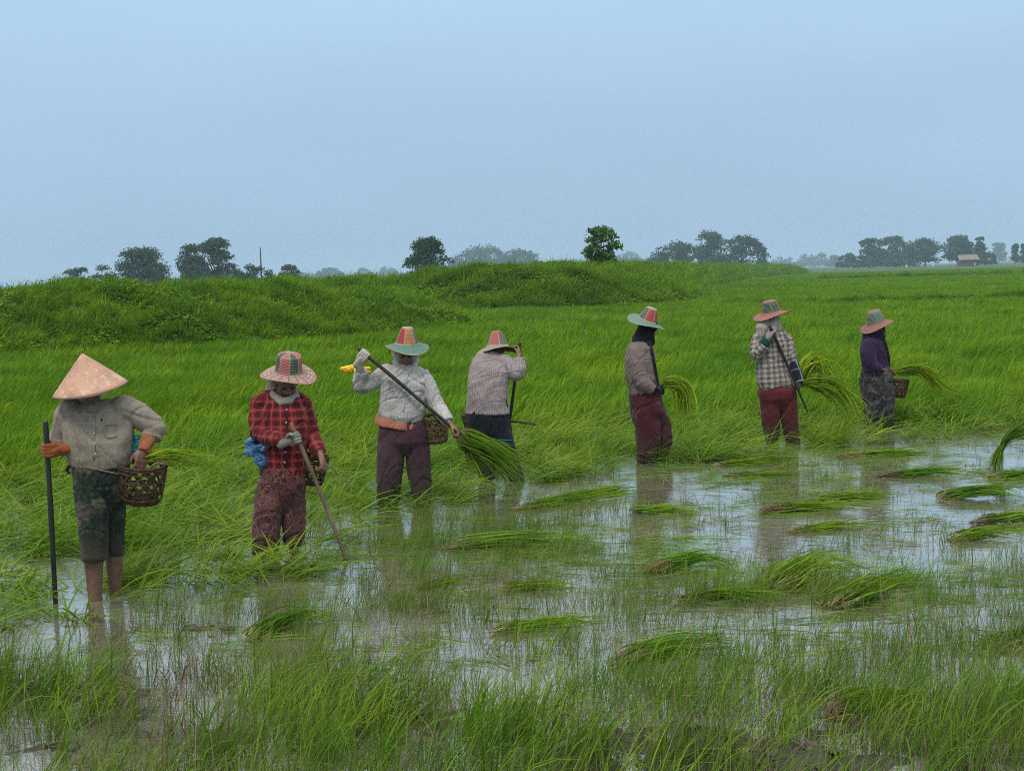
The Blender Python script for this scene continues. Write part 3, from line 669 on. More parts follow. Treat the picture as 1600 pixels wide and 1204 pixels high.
# ---- dead straw and roots on the mud
M_STRAW = blade_mat('dead_straw', (.16, .12, .07), (.14, .105, .06), (.10, .075, .045), (.26, .20, .12), (.20, .15, .09), .1, .3)
T_ST = [blades(9, .09, .09, .17, .5, 0, 1.45, .15, .2, .006, 3, 210 + k, 3.0) for k in range(5)]
x, y, px, py = sample(-6, 13, 4.5, 20, 70, 200)
g = np.zeros_like(px)
for mx, my, rx, ry, h in MUD: g = np.maximum(g, np.exp(-(((px - mx) / rx) ** 2 + ((py - my) / ry) ** 2)))
keep = (RNG.uniform(0, 1, len(x)) < g * .7 + .13) & (py > interp(px, EDGE_X, EDGE_Y) - 10)
x, y = x[keep], y[keep]; z = np.maximum(ground_z(x, y), 0) + .006
scatter('dead_straw', T_ST, np.stack([x, y, z], -1), RNG.uniform(0, 6.3, len(x)), RNG.uniform(.5, 1.1, len(x)), RNG.integers(0, 5, len(x)), M_STRAW, 'brown dead straw and roots littering the mud')

# ---- loose leaves floating flat on the cleared water
T_FL = [blades(7, .12, .08, .34, .5, wind, 1.50, .05, .06, .009, 4, 260 + k, .5) for k in range(5)]
x, y, px, py = sample(-5, 13, 6, 20, 30, 200)
keep = (py > interp(px, EDGE_X, EDGE_Y) - 10) & (py < 1040) & (RNG.uniform(0, 1, len(x)) < .25 + .75 * (fbm(x * .9, y * .9, 3, 77) > .52))
x, y = x[keep], y[keep]
scatter('floating_leaves', T_FL, np.stack([x, y, np.full(len(x), .004)], -1), RNG.normal(0, .35, len(x)) + 3.14 * (RNG.uniform(0, 1, len(x)) < .3), RNG.uniform(.4, 1.1, len(x)), RNG.integers(0, 5, len(x)), M_FLAT, 'loose cut rice leaves floating flat on the water')

# ---- clods of churned mud
def clod(seed, r=.035):
    V, F = ell((0, 0, 0), ((r, 0, 0), (0, r * .8, 0), (0, 0, r * .62)), 10, 6); V = np.array([tuple(v) for v in V]); V += V / (np.linalg.norm(V, axis=1)[:, None] + 1e-9) * ((fbm(V[:, 0] * 60 + seed * 3, V[:, 1] * 60 + V[:, 2] * 45, 3, seed) - .5) * r * 1.3)[:, None]
    V[:, 2] *= .7; V[:, 2] += .002; F = np.array([f for f in F if len(f) == 4]); return V, F, np.zeros(len(V)), np.zeros(len(V))
M_CLOD, nt, b, o = new_mat('wet_clods'); n_ = noise_(nt, nd(nt, 'NewGeometry').outputs['Position'], 40, 4, .6)
nt.links.new(ramp(nt, n_, [(.35, (.016, .012, .008)), (.65, (.070, .054, .038))]), b.inputs['Base Color']); b.inputs['Roughness'].default_value = .45; bump(nt, b, n_, .6, .006)
x, y, px, py = sample(-6, 13, 4.5, 20, 260, 200)
g = np.zeros_like(px)
for mx, my, rx, ry, h in MUD: g = np.maximum(g, np.exp(-(((px - mx) / rx) ** 2 + ((py - my) / ry) ** 2)) * min(1, h / .05))
g = np.maximum(g, np.clip((py - 1060) / 80, 0, 1) * .40)
keep = (RNG.uniform(0, 1, len(x)) < np.clip(g - .30, 0, 1) * 1.2) & (py > interp(px, EDGE_X, EDGE_Y) - 10) & (fbm(x * 3, y * 3, 2, 91) > .40)
x, y = x[keep], y[keep]
scatter('mud_clods', [clod(k) for k in range(6)], np.stack([x, y, np.maximum(ground_z(x, y), -.012)], -1), RNG.uniform(0, 6.3, len(x)), RNG.uniform(.25, 1.25, len(x)) ** 1.5, RNG.integers(0, 6, len(x)), M_CLOD, 'churned lumps of wet brown mud poking out of the water')

# ---- dead brown stems standing among the green
T_DS = [blades(7, .07, .07, .20, .5, wind, .35, .3, .9, .0045, 4, 300 + k, 1.6) for k in range(5)]
x, y, px, py = sample(-6, 12, 4.5, 16, 115, 200)
keep = (py > interp(px, EDGE_X, EDGE_Y)) & (RNG.uniform(0, 1, len(x)) < interp(py, [760, 900, 1030, 1100, 1300], [.05, .16, .35, .6, .6]) * np.clip((fbm(x * 2.3, y * 2.3, 3, 95) - .36) * 4, .1, 1))
x, y = x[keep], y[keep]
scatter('dead_stems', T_DS, np.stack([x, y, np.maximum(ground_z(x, y), -.04) - .005], -1), RNG.normal(0, 1.0, len(x)), RNG.uniform(.5, 1.3, len(x)), RNG.integers(0, 5, len(x)), M_STRAW, 'dead brown rice stems standing in the mud among green blades')

# ---- weeds on the banks
T_WE = [blades(40, .24, .24, .72, .45, wind, .5, .35, 1.3, .034, 4, 230 + k, 1.1) for k in range(4)] + [broad_leaves(90, .6, .10, 240 + k, .60) for k in range(3)]
def plant_bank(B, n, lo=.4, hi=1.0, up=0.0):
    V, ni, nj = B; i = RNG.uniform(0, ni - 1.001, n * 3); j = RNG.uniform(1, nj - 2.001, n * 3)
    i0 = i.astype(int); j0 = j.astype(int); fi = (i - i0)[:, None]; fj = (j - j0)[:, None]
    p = (V[i0, j0] * (1 - fi) + V[i0 + 1, j0] * fi) * (1 - fj) + (V[i0, j0 + 1] * (1 - fi) + V[i0 + 1, j0 + 1] * fi) * fj
    px, py, d = proj(p); near = np.clip(1.0 / (d / 45), .05, 1.0)
    k = (px > -150) & (px < 1720) & (RNG.uniform(0, 1, len(p)) < near); p = p[k][:n]
    bush = fbm(p[:, 0] * .55, p[:, 1] * .8, 3, 44) > .57
    var = np.where(bush, RNG.integers(4, 7, len(p)), RNG.integers(0, 4, len(p)))
    sc = RNG.uniform(lo, hi, len(p)) * np.clip(np.linalg.norm(p[:, :2], axis=1) / 70, .75, 2.2)
    return p, var, sc
for (B, n, lo, hi, nm, lab) in [(BANKS[0], 9000, .45, 1.0, 'bank_weeds', 'grass and creeping weeds covering the left bank'), (BANKS[1], 26000, .45, 1.0, 'bank_weeds', 'grass and weeds covering the long receding bank'),
                                (BANKS[2], 1800, .25, .6, 'bund_weeds', 'dark weeds along the low bund'), (BANKS[3], 900, .3, .5, 'bund_weeds', 'weeds on the thin far bund')]:
    p, var, sc = plant_bank(B, n, lo, hi)
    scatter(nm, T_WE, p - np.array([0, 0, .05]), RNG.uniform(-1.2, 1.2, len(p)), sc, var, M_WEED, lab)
# ================================================================== tools for people, clothes and what they carry
from mathutils.bvhtree import BVHTree
def loft(secs, n=28, power=2.3):
    """closed loft; secs: (centre Vector, half width, half depth, yaw)"""
    V = []; F = []; m_ = len(secs)
    for i, (c, wd, dp, yaw) in enumerate(secs):
        T = (secs[min(i + 1, m_ - 1)][0] - secs[max(i - 1, 0)][0]).normalized()
        A = Vector((math.cos(yaw), math.sin(yaw), 0)); A = (A - T * A.dot(T)).normalized(); B = T.cross(A)
        for k in range(n):
            t = 2 * math.pi * k / n; ct, st = math.cos(t), math.sin(t)
            V.append(c + A * wd * math.copysign(abs(ct) ** (2 / power), ct) + B * dp * math.copysign(abs(st) ** (2 / power), st))
    for i in range(m_ - 1):
        for k in range(n): F.append((i * n + k, i * n + (k + 1) % n, (i + 1) * n + (k + 1) % n, (i + 1) * n + k))
    F.append(tuple(range(n - 1, -1, -1))); F.append(tuple((m_ - 1) * n + k for k in range(n)))
    return V, F
def fuse(pieces, voxel, smooth=4):
    """one continuous skin over all pieces -> (V, F arrays)"""
    g = Geo()
    for V, F in pieces: g.add(V, F)
    me = bpy.data.meshes.new('fuse'); me.from_pydata(g.v, [], g.f)
    import bmesh as _b
    bm = _b.new(); bm.from_mesh(me); _b.ops.recalc_face_normals(bm, faces=bm.faces); bm.to_mesh(me); bm.free()
    o = bpy.data.objects.new('fuse', me); COL.objects.link(o)
    r = o.modifiers.new('r', 'REMESH'); r.mode = 'VOXEL'; r.voxel_size = voxel
    if smooth:
        s = o.modifiers.new('s', 'SMOOTH'); s.iterations = smooth; s.factor = 0.5
    dg = bpy.context.evaluated_depsgraph_get(); ev = o.evaluated_get(dg); m2 = ev.to_mesh()
    V = np.empty(len(m2.vertices) * 3, np.float32); m2.vertices.foreach_get('co', V); V = V.reshape(-1, 3).astype(float)
    Nn = np.empty(len(m2.vertices) * 3, np.float32); m2.vertices.foreach_get('normal', Nn); Nn = Nn.reshape(-1, 3).astype(float)
    k = len(m2.polygons); lt = np.empty(k, np.int32); m2.polygons.foreach_get('loop_total', lt)
    li = np.empty(len(m2.loops), np.int32); m2.loops.foreach_get('vertex_index', li)
    if (lt == 4).all(): F = li.reshape(-1, 4)
    else: F = [tuple(p.vertices) for p in m2.polygons]
    ev.to_mesh_clear(); bpy.data.objects.remove(o); bpy.data.meshes.remove(me)
    return V, F, Nn
def cloth_uv(V, bones):
    """(around, along, bone) in metres for patterns, from the nearest bone"""
    best = np.full(len(V), 1e9); out_ = np.zeros((len(V), 3)); acc = 0
    for i, (a, b, r) in enumerate(bones):
        a = np.array(a, float); b = np.array(b, float); d = b - a; L_ = np.linalg.norm(d); d /= L_
        t = np.clip((V - a) @ d, 0, L_); q = V - a - t[:, None] * d; dist = np.linalg.norm(q, axis=1) / r
        ref = np.array([0, -1.0, 0]); ref -= d * (ref @ d); ref /= np.linalg.norm(ref) + 1e-9; sd_ = np.cross(d, ref)
        ang = np.arctan2(q @ sd_, q @ ref); k = dist < best
        best[k] = dist[k]; out_[k] = np.stack([ang * r, (V - a) @ d + acc, np.full(len(V), i)], -1)[k]; acc += L_
    return out_
def folds(V, Nn, amp, fs, dirs, seed):
    """cloth folds: stretched ridges running along the given directions (degrees in the x-z plane)"""
    d = np.zeros(len(V))
    for i, th in enumerate(dirs):
        c, s = math.cos(R(th)), math.sin(R(th)); al = V[:, 0] * c + V[:, 2] * s; ac = -V[:, 0] * s + V[:, 2] * c
        f = fbm(al * fs * .16 + V[:, 1] * 1.5, ac * fs + V[:, 1] * fs * .7 + 1.6 * fbm(al * 3, ac * 3, 2, seed + i), 2, seed + 7 * i)
        d += (1 - np.abs(f - .5) * 4) * 0.9 - 1.1 * np.exp(-((f - .47) / .028) ** 2)
    return V + Nn * (amp * d * (1 - .85 * Nn[:, 2] ** 2) / len(dirs))[:, None]
def garment(name, pieces, mat, parent, bones, voxel=0.008, amp=0.008, fs=11, dirs=(60, 110), seed=0, smooth=3):
    V, F, Nn = fuse(pieces, voxel, 14 if name == 'trousers' else smooth); V = folds(V, Nn, amp * (2.0 if name in ('shirt', 'skirt') else 1.6), fs * .78, dirs, seed)
    if amp > .006: V = folds(V, Nn, amp * .30, fs * 1.9, (dirs[0] + 25, dirs[-1] - 20), seed + 50)
    return mesh_obj(name, V, F, mat, parent, True, attrs={'cl': ('POINT', 'FLOAT_VECTOR', cloth_uv(V, bones))})

# ---- materials
def cloth(name, base, dark, kind='plain', c2=None, c3=None, size=0.03, mud=0.4, mudc=(.10, .075, .05), rough=.92, low=None, wet=None):
    mt, nt, b, o = new_mat(name)
    uv = attr(nt, 'cl').outputs['Vector']; ob = nd(nt, 'TexCoord').outputs['Object']
    su = nd(nt, 'SeparateXYZ', {0: uv})
    if kind == 'plaid':
        def band(sock, s, w, ph=0.0):
            f = math_(nt, 'FRACT', math_(nt, 'ADD', math_(nt, 'DIVIDE', sock, s), 50.0 + ph)); return math_(nt, 'LESS_THAN', f, w)
        a = band(su.outputs[0], size, .48); c = band(su.outputs[1], size, .48)
        col = mixc(nt, math_(nt, 'MULTIPLY', a, .62), base, c2); col = mixc(nt, math_(nt, 'MULTIPLY', c, .62), col, c2)
        if c3 is not None:
            l_ = math_(nt, 'MAXIMUM', band(su.outputs[0], size, .10, .3), band(su.outputs[1], size, .10, .3)); col = mixc(nt, math_(nt, 'MULTIPLY', l_, .7), col, c3)
    elif kind == 'check':
        def line(sock, s, w): return math_(nt, 'LESS_THAN', math_(nt, 'FRACT', math_(nt, 'ADD', math_(nt, 'DIVIDE', sock, s), 50.0)), w)
        l_ = math_(nt, 'MAXIMUM', line(su.outputs[0], size, .3), line(su.outputs[1], size, .3)); col = mixc(nt, math_(nt, 'MULTIPLY', l_, .75), base, c2)
    elif kind == 'stripe':
        f = math_(nt, 'FRACT', math_(nt, 'ADD', math_(nt, 'DIVIDE', su.outputs[0], size), 50.0)); col = mixc(nt, math_(nt, 'MULTIPLY', math_(nt, 'LESS_THAN', f, .3), .6), base, c2)
    elif kind == 'floral':
        n = noise_(nt, scaled(nt, uv, (1.0, .55, 1)), 1 / size, 2, .5, 2.5)
        col = ramp(nt, n, [(0.40, base), (0.47, c2), (0.52, dark), (0.58, c3), (0.64, base)])
    elif kind == 'camo':
        n = noise_(nt, ob, 1 / size, 3, .55, .5); col = ramp(nt, n, [(0.42, base), (0.50, c2), (0.60, c3 or dark)])
    else: col = mixc(nt, 0.0, base, base)
    n1 = noise_(nt, ob, 7.0, 5, .62); n2 = noise_(nt, ob, 38.0, 4, .6); n3 = noise_(nt, uv, 420.0, 2, .5)
    col = mixc(nt, math_(nt, 'MULTIPLY', ramp(nt, n1, [(.42, 0), (.66, 1)]), .55), col, dark)
    col = mixc(nt, math_(nt, 'MULTIPLY', ramp(nt, n2, [(.50, 0), (.68, 1)]), mud * .6), col, mudc)
    n4 = noise_(nt, ob, 4.0, 6, .7, .3); col = mixc(nt, math_(nt, 'MULTIPLY', ramp(nt, n4, [(.52, 0), (.60, 1)]), mud), col, mudc)
    if wet is not None:      # soaked and muddied towards the hem; z in the garment's own metres
        z = nd(nt, 'SeparateXYZ', {0: ob}).outputs[2]
        f = nd(nt, 'MapRange', {0: math_(nt, 'ADD', z, math_(nt, 'MULTIPLY', math_(nt, 'SUBTRACT', n1, .5), .35)), 1: wet[0], 2: wet[1]}).outputs[0]
        col = mixc(nt, math_(nt, 'MULTIPLY', f, .8), col, wet[2])
    nt.links.new(col, b.inputs['Base Color']); b.inputs['Roughness'].default_value = rough; b.inputs['Specular IOR Level'].default_value = .15
    b.inputs['Sheen Weight'].default_value = .08
    bump(nt, b, math_(nt, 'ADD', noise_(nt, scaled(nt, ob, (1, 1, .6)), 26.0, 5, .6, .8), math_(nt, 'MULTIPLY', n3, .15)), .5, .014)
    return mt
def skin_mat(name, a, c, muddy=0.0):
    mt, nt, b, o = new_mat(name); ob = nd(nt, 'TexCoord').outputs['Object']
    n = noise_(nt, ob, 18, 5, .6); col = mixc(nt, ramp(nt, n, [(.35, 0), (.7, 1)]), a, c)
    if muddy: col = mixc(nt, math_(nt, 'MULTIPLY', ramp(nt, noise_(nt, ob, 9, 6, .7), [(.45, 0), (.62, 1)]), muddy), col, (.075, .055, .04))
    nt.links.new(col, b.inputs['Base Color']); b.inputs['Roughness'].default_value = .5; b.inputs['Subsurface Weight'].default_value = .05; b.inputs['Subsurface Radius'].default_value = (.01, .004, .002)
    bump(nt, b, noise_(nt, ob, 160, 3), .15, .002); return mt
M_SKIN = skin_mat('sunburnt_skin', (.20, .095, .058), (.15, .068, .042)); M_SHIN = skin_mat('wet_muddy_skin', (.19, .10, .068), (.14, .073, .05), .35)
def simple(name, a, c, scale=20, rough=.6, bs=.3, bd=.004, stretch=(1, 1, 1), spec=.3):
    mt, nt, b, o = new_mat(name); ob = nd(nt, 'TexCoord').outputs['Object']; n = noise_(nt, scaled(nt, ob, stretch), scale, 5, .6)
    nt.links.new(ramp(nt, n, [(.32, a), (.68, c)]), b.inputs['Base Color']); b.inputs['Roughness'].default_value = rough; b.inputs['Specular IOR Level'].default_value = spec
    bump(nt, b, n, bs, bd); return mt
M_DARKPOLE = simple('dark_wet_wood', (.010, .011, .009), (.030, .032, .024), 30, .45, .5, .004, (1, 1, .12))
M_PALEPOLE = simple('worn_brown_wood', (.07, .045, .028), (.18, .125, .08), 26, .7, .6, .005, (1, 1, .15))
M_BASKET = simple('weathered_basket_cane', (.020, .011, .007), (.095, .050, .026), 45, .7, .4, .003)
M_BASKET_L = simple('pale_basket_cane', (.055, .032, .016), (.22, .145, .06), 40, .7, .4, .003)
M_EYE = simple('dark_eye', (.008, .006, .005), (.012, .009, .008), 5, .2, 0, .001)
M_TEAL = simple('teal_plastic', (.004, .11, .13), (.02, .26, .29), 12, .4, .5, .01); M_BLUE = simple('blue_plastic_bag', (.006, .035, .11), (.085, .20, .40), 9, .3, .8, .02)
M_YELLOW = simple('yellow_plastic', (.55, .30, .01), (.80, .55, .02), 20, .4, .5, .01)
M_STRING = simple('old_string', (.13, .10, .08), (.25, .20, .16), 60, .9)
M_BUTTON = simple('shirt_button', (.30, .28, .26), (.45, .43, .40), 50, .5)

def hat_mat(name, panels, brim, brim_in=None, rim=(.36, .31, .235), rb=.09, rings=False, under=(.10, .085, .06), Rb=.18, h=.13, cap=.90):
    """painted straw: panels round the crown, its own brim colour, plain straw below"""
    mt, nt, b, o = new_mat(name); ob = nd(nt, 'TexCoord').outputs['Object']; s = nd(nt, 'SeparateXYZ', {0: ob})
    ang = math_(nt, 'ADD', math_(nt, 'DIVIDE', math_(nt, 'ARCTAN2', s.outputs[1], s.outputs[0]), 2 * math.pi), .5)
    r = math_(nt, 'SQRT', math_(nt, 'ADD', math_(nt, 'POWER', s.outputs[0], 2), math_(nt, 'POWER', s.outputs[1], 2)))
    stops = []; n = len(panels)
    for i, c in enumerate(panels): stops += [(i / n, rim), (i / n + .018, c)]
    crown = ramp(nt, ang, stops, 'CONSTANT')
    zt = math_(nt, 'ADD', math_(nt, 'GREATER_THAN', s.outputs[2], h * cap), math_(nt, 'LESS_THAN', s.outputs[2], h * .10)); crown = mixc(nt, math_(nt, 'MINIMUM', zt, 1), crown, rim)
    if rings:
        f = math_(nt, 'FRACT', math_(nt, 'MULTIPLY', r, 1 / .026)); br = mixc(nt, math_(nt, 'LESS_THAN', f, .5), brim, brim_in)
        br = mixc(nt, math_(nt, 'LESS_THAN', math_(nt, 'FRACT', math_(nt, 'MULTIPLY', ang, 16)), .22), br, (.10, .20, .13))
    else: br = mixc(nt, math_(nt, 'GREATER_THAN', r, Rb * .60), brim_in or brim, brim)
    br = mixc(nt, math_(nt, 'GREATER_THAN', r, Rb * .965), br, rim)
    col = mixc(nt, math_(nt, 'GREATER_THAN', r, rb * 1.06), crown, br)
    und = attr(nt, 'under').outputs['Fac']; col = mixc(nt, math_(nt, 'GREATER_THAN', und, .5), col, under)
    n1 = noise_(nt, ob, 30, 5, .65); col = mixc(nt, math_(nt, 'MULTIPLY', ramp(nt, n1, [(.42, 0), (.66, 1)]), .6), col, (.19, .16, .125))
    nt.links.new(col, b.inputs['Base Color']); b.inputs['Roughness'].default_value = .75; b.inputs['Specular IOR Level'].default_value = .2
    wv = math_(nt, 'SINE', math_(nt, 'MULTIPLY', math_(nt, 'ADD', r, s.outputs[2]), 620)); bump(nt, b, math_(nt, 'ADD', wv, n1), .6, .003)
    return mt
def axes_matrix(o, A, yaw=0.0):
    A = Vector(A).normalized(); q = A.to_track_quat('Z', 'Y'); return Matrix.Translation(o) @ q.to_matrix().to_4x4() @ Matrix.Rotation(yaw, 4, 'Z')
def sun_hat(parent, o, A, mat, Rb=.18, rb=.088, rt=.055, h=.13, droop=.035, yaw=0.0, dome=.012, label=None):
    prof = [(.0005, h + dome), (rt * .6, h + dome * .8), (rt * .92, h + dome * .2), (rt * 1.03, h - .006), (rt + (rb - rt) * .55, h * .5), (rb, h * .08), (rb * 1.04, 0), (rb + (Rb - rb) * .45, -droop * .35), (Rb * .97, -droop * .95), (Rb, -droop * 1.05)]
    inn = [(Rb, -droop * 1.05 - .004), (Rb * .97, -droop * .95 - .006), (rb + (Rb - rb) * .45, -droop * .35 - .006), (rb - .004, -.006), (rt + (rb - rt) * .5 - .006, h * .5), (rt - .006, h - .012), (.0005, h - .006)]
    V, F = lathe(prof + inn, 64); rr = random.Random(int(yaw * 100) + 5)
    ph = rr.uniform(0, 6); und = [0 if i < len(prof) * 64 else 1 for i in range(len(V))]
    V = [(x, y, z + (.020 * math.sin(2 * math.atan2(y, x) + ph) * max(0, (math.hypot(x, y) - rb) / (Rb - rb)))) for x, y, z in V]
    ob = mesh_obj('hat', V, F, mat, parent, attrs={'under': ('POINT', 'FLOAT', und)}); ob.matrix_local = axes_matrix(o, A, yaw)
    if label: ob['label'] = label
    return ob

# ---- body pieces
def head_pieces(c, Fd, Ud, s=1.0, face=True):
    Fd = Vector(Fd).normalized(); Ud = Vector(Ud); Ud = (Ud - Fd * Ud.dot(Fd)).normalized(); Sd = Fd.cross(Ud); c = Vector(c)
    P = lambda x, y, z: c + (Sd * x + Fd * y + Ud * z) * s
    E = lambda x, y, z, a, b, d: ell(P(x, y, z), (Sd * a * s, Fd * b * s, Ud * d * s), 14, 9)
    L_ = [E(0, -.008, .028, .074, .090, .082), E(0, .022, -.040, .056, .062, .068), E(0, .050, -.082, .026, .026, .022), E(.040, .035, -.012, .026, .034, .026), E(-.040, .035, -.012, .026, .034, .026)]
    if face:
        L_ += [tube([P(0, .084, .006), P(0, .098, -.022), P(0, .096, -.032)], [.008 * s, .011 * s, .012 * s], 8, 2), E(.013, .088, -.033, .008, .010, .007), E(-.013, .088, -.033, .008, .010, .007),
               tube([P(-.036, .074, .022), P(-.014, .086, .022), P(.014, .086, .022), P(.036, .074, .022)], [.007 * s] * 4, 8, 2),
               tube([P(-.022, .076, -.058), P(0, .084, -.056), P(.022, .076, -.058)], [.005 * s, .007 * s, .005 * s], 8, 2), tube([P(-.020, .076, -.068), P(0, .083, -.068), P(.020, .076, -.068)], [.005 * s, .008 * s, .005 * s], 8, 2)]
        for q in (-1, 1): L_.append(E(q * .076, -.004, -.010, .009, .018, .030))
    eyes = [P(q * .030, .078, .004) for q in (-1, 1)]
    return L_, eyes, (Fd, Ud, Sd)
def hand_pieces(wrist, X, Z, thumb=1, grip=True, s=.95, fat=1.0):
    """X towards the fingers, Z out of the palm, thumb side = thumb * (Z x X)"""
    X = Vector(X).normalized(); Z = Vector(Z); Z = (Z - X * Z.dot(X)).normalized(); Yv = Z.cross(X) * thumb; W = Vector(wrist)
    P = lambda x, y, z: W + (X * x + Yv * y + Z * z) * s
    L_ = [loft([(P(-.02, 0, 0), .024 * s * fat, .018 * s * fat, 0), (P(.0, 0, 0), .025 * s * fat, .017 * s * fat, 0)], 12)] * 0
    L_.append(tube([P(-.03, 0, 0), P(.02, 0, 0), P(.05, -.004, 0)], [.024 * s * fat, .024 * s * fat, .022 * s * fat], 12, 2))
    for y in (-.030, -.010, .011, .031): L_.append(tube([P(.02, y * .55, 0), P(.055, y * .9, -.001), P(.083, y, 0)], [.015 * s * fat, .0145 * s * fat, .012 * s * fat], 10, 2))
    for y, ln in ((-.031, .82), (-.0105, .95), (.0105, 1.0), (.031, .93)):
        if grip: pts = [P(.080, y, 0), P(.080 + .030 * ln, y, .006), P(.082 + .036 * ln, y, .032), P(.094, y, .048), P(.078, y, .042)]
        else: pts = [P(.080, y, 0), P(.080 + .038 * ln, y * 1.05, .007), P(.080 + .062 * ln, y * 1.08, .022), P(.080 + .074 * ln, y * 1.08, .040)]
        L_.append(tube(pts, [.0098 * s * fat, .0095 * s * fat, .0088 * s * fat, .0082 * s * fat, .0072 * s * fat][:len(pts)], 10, 2))
    if grip: pts = [P(.018, .020, .006), P(.045, .040, .022), P(.072, .040, .044), P(.088, .026, .056)]
    else: pts = [P(.018, .020, .004), P(.048, .044, .014), P(.075, .052, .024), P(.096, .050, .030)]
    L_.append(tube(pts, [.014 * s * fat, .0125 * s * fat, .0105 * s * fat, .009 * s * fat], 10, 2))
    return L_
def grip_frame(H, D, Xa, s=.95, flip=1):
    """hand closed round a pole at H with direction D; Xa = rough direction the fingers point; returns wrist, X, Z"""
    D = Vector(D).normalized() * flip; Xv = Vector(Xa); Xv = (Xv - D * Xv.dot(D)).normalized(); Zv = Xv.cross(D)
    return Vector(H) - Xv * .094 * s - Zv * .026 * s, Xv, Zv

class Folk:
    def __init__(s, fx, fy, label, Y=None):
        g = ground(fx, fy); s.Y = Y or g.y; s.o = at(fx, fy, s.Y); s.o.z = 0; s.m = s.Y / F_PX
        s.root = empty('person', s.o, label, 'person', 'field workers in a line across the paddy')
        s.body_p = []; s.objs = {}
    def p(s, px, py, dy=0.0): return at(px, py, s.Y + dy) - s.o
    def secs(s, L_, shrink=1.0, ds=1.0): return [(s.p(a, b_, dy), w_ * s.m * shrink, dp * ds, R(yaw)) for a, b_, dy, w_, dp, yaw in L_]
    def body(s, mat=None, voxel=.0055): 
        V, F, Nn = fuse(s.body_p, voxel, 3); s.bo = mesh_obj('body', V, F, mat or M_SKIN, s.root); return s.bo
    def tb(s, pts, rad, n=14, caps=3): return tube([s.p(*q) for q in pts], [r * s.m for r in rad], n, caps)
    def surf(s, o, pts, lift=.003):
        """points of the photo dropped on to a garment's surface"""
        if o.name not in s.objs: s.objs[o.name] = BVHTree.FromPolygons([v.co for v in o.data.vertices], [p.vertices for p in o.data.polygons])
        r_ = []
        for px, py in pts:
            d = ray(px, py).normalized(); h = s.objs[o.name].ray_cast(CAM_P - s.o, d)
            r_.append((h[0] - d * lift) if h[0] else None)
        return [q for q in r_ if q is not None]
    def bones(s, *L_): return [(s.p(*a), s.p(*b_), r) for a, b_, r in L_]

def pole(label, a, b_, r0, r1, mat, name='pole', bend=.01, cat='pole'):
    a = Vector(a); b_ = Vector(b_); L_ = (b_ - a).length; D = (b_ - a) / L_; u, v = frame_of(D); n = 14; P = []; Q = []; rr = random.Random(len(label))
    for i in range(n):
        t = i / (n - 1); P.append((b_ - a) * t + u * bend * math.sin(t * 3.1 + 1) + v * bend * .5 * math.sin(t * 5 + rr.random())); Q.append(r0 + (r1 - r0) * t + rr.uniform(-.0006, .0012))
    P = [q - P[0] for q in P]
    V, F = tube(P, Q, 12, 1); o = mesh_obj(name, V, F, mat, loc=a); return tag(o, label, cat)
def ribbon_blades(paths, wd, tone, t0s, name, mat, parent, taper=True):
    """paths: list of point arrays -> one mesh of leaf ribbons"""
    V = []; F = []; tp = []; tn = []
    for P, w_, tt, tips in zip(paths, wd, tone, t0s):
        n = len(P); b0 = len(V); sv = Vector((random.gauss(0, 1), random.gauss(0, 1), random.gauss(0, 1)))
        for i in range(n):
            d = Vector(P[min(i + 1, n - 1)]) - Vector(P[max(i - 1, 0)])
            if d.length < 1e-8: d = Vector((1, 0, 0))
            s_ = d.normalized().cross(sv); s_ = s_.normalized() if s_.length > 1e-6 else Vector((0, 0, 1))
            q = w_ * ((1 - (i / (n - 1)) ** 2.5) * .95 + .05 if taper else 1) * .5
            V += [Vector(P[i]) - s_ * q, Vector(P[i]) + s_ * q]; tp += [tips[i]] * 2; tn += [tt] * 2
        for i in range(n - 1): F.append((b0 + 2 * i, b0 + 2 * i + 1, b0 + 2 * i + 3, b0 + 2 * i + 2))
    return mesh_obj(name, V, np.array(F), mat, parent, attrs={'tip': ('POINT', 'FLOAT', tp), 'tone': ('POINT', 'FLOAT', tn)})
M_BLEAF = blade_mat('cut_rice_leaves', (.16, .20, .03), (.06, .13, .010), (.025, .090, .004), (.170, .360, .016), (.25, .38, .014), gloss=.3, hue_scale=1.5)
M_BLEAFY = blade_mat('yellowing_rice_leaves', (.24, .24, .05), (.12, .19, .012), (.06, .15, .005), (.34, .52, .022), (.42, .50, .022), gloss=.3, hue_scale=1.5)
M_BSTEM = blade_mat('cut_rice_stems', (.16, .10, .06), (.34, .27, .15), (.22, .19, .08), (.44, .38, .20), (.30, .22, .12), .15, .3, hue_scale=2)
M_BSTEMB = blade_mat('brown_rice_stems', (.07, .045, .028), (.15, .10, .055), (.12, .085, .045), (.26, .19, .10), (.20, .13, .07), .1, .3, hue_scale=2)
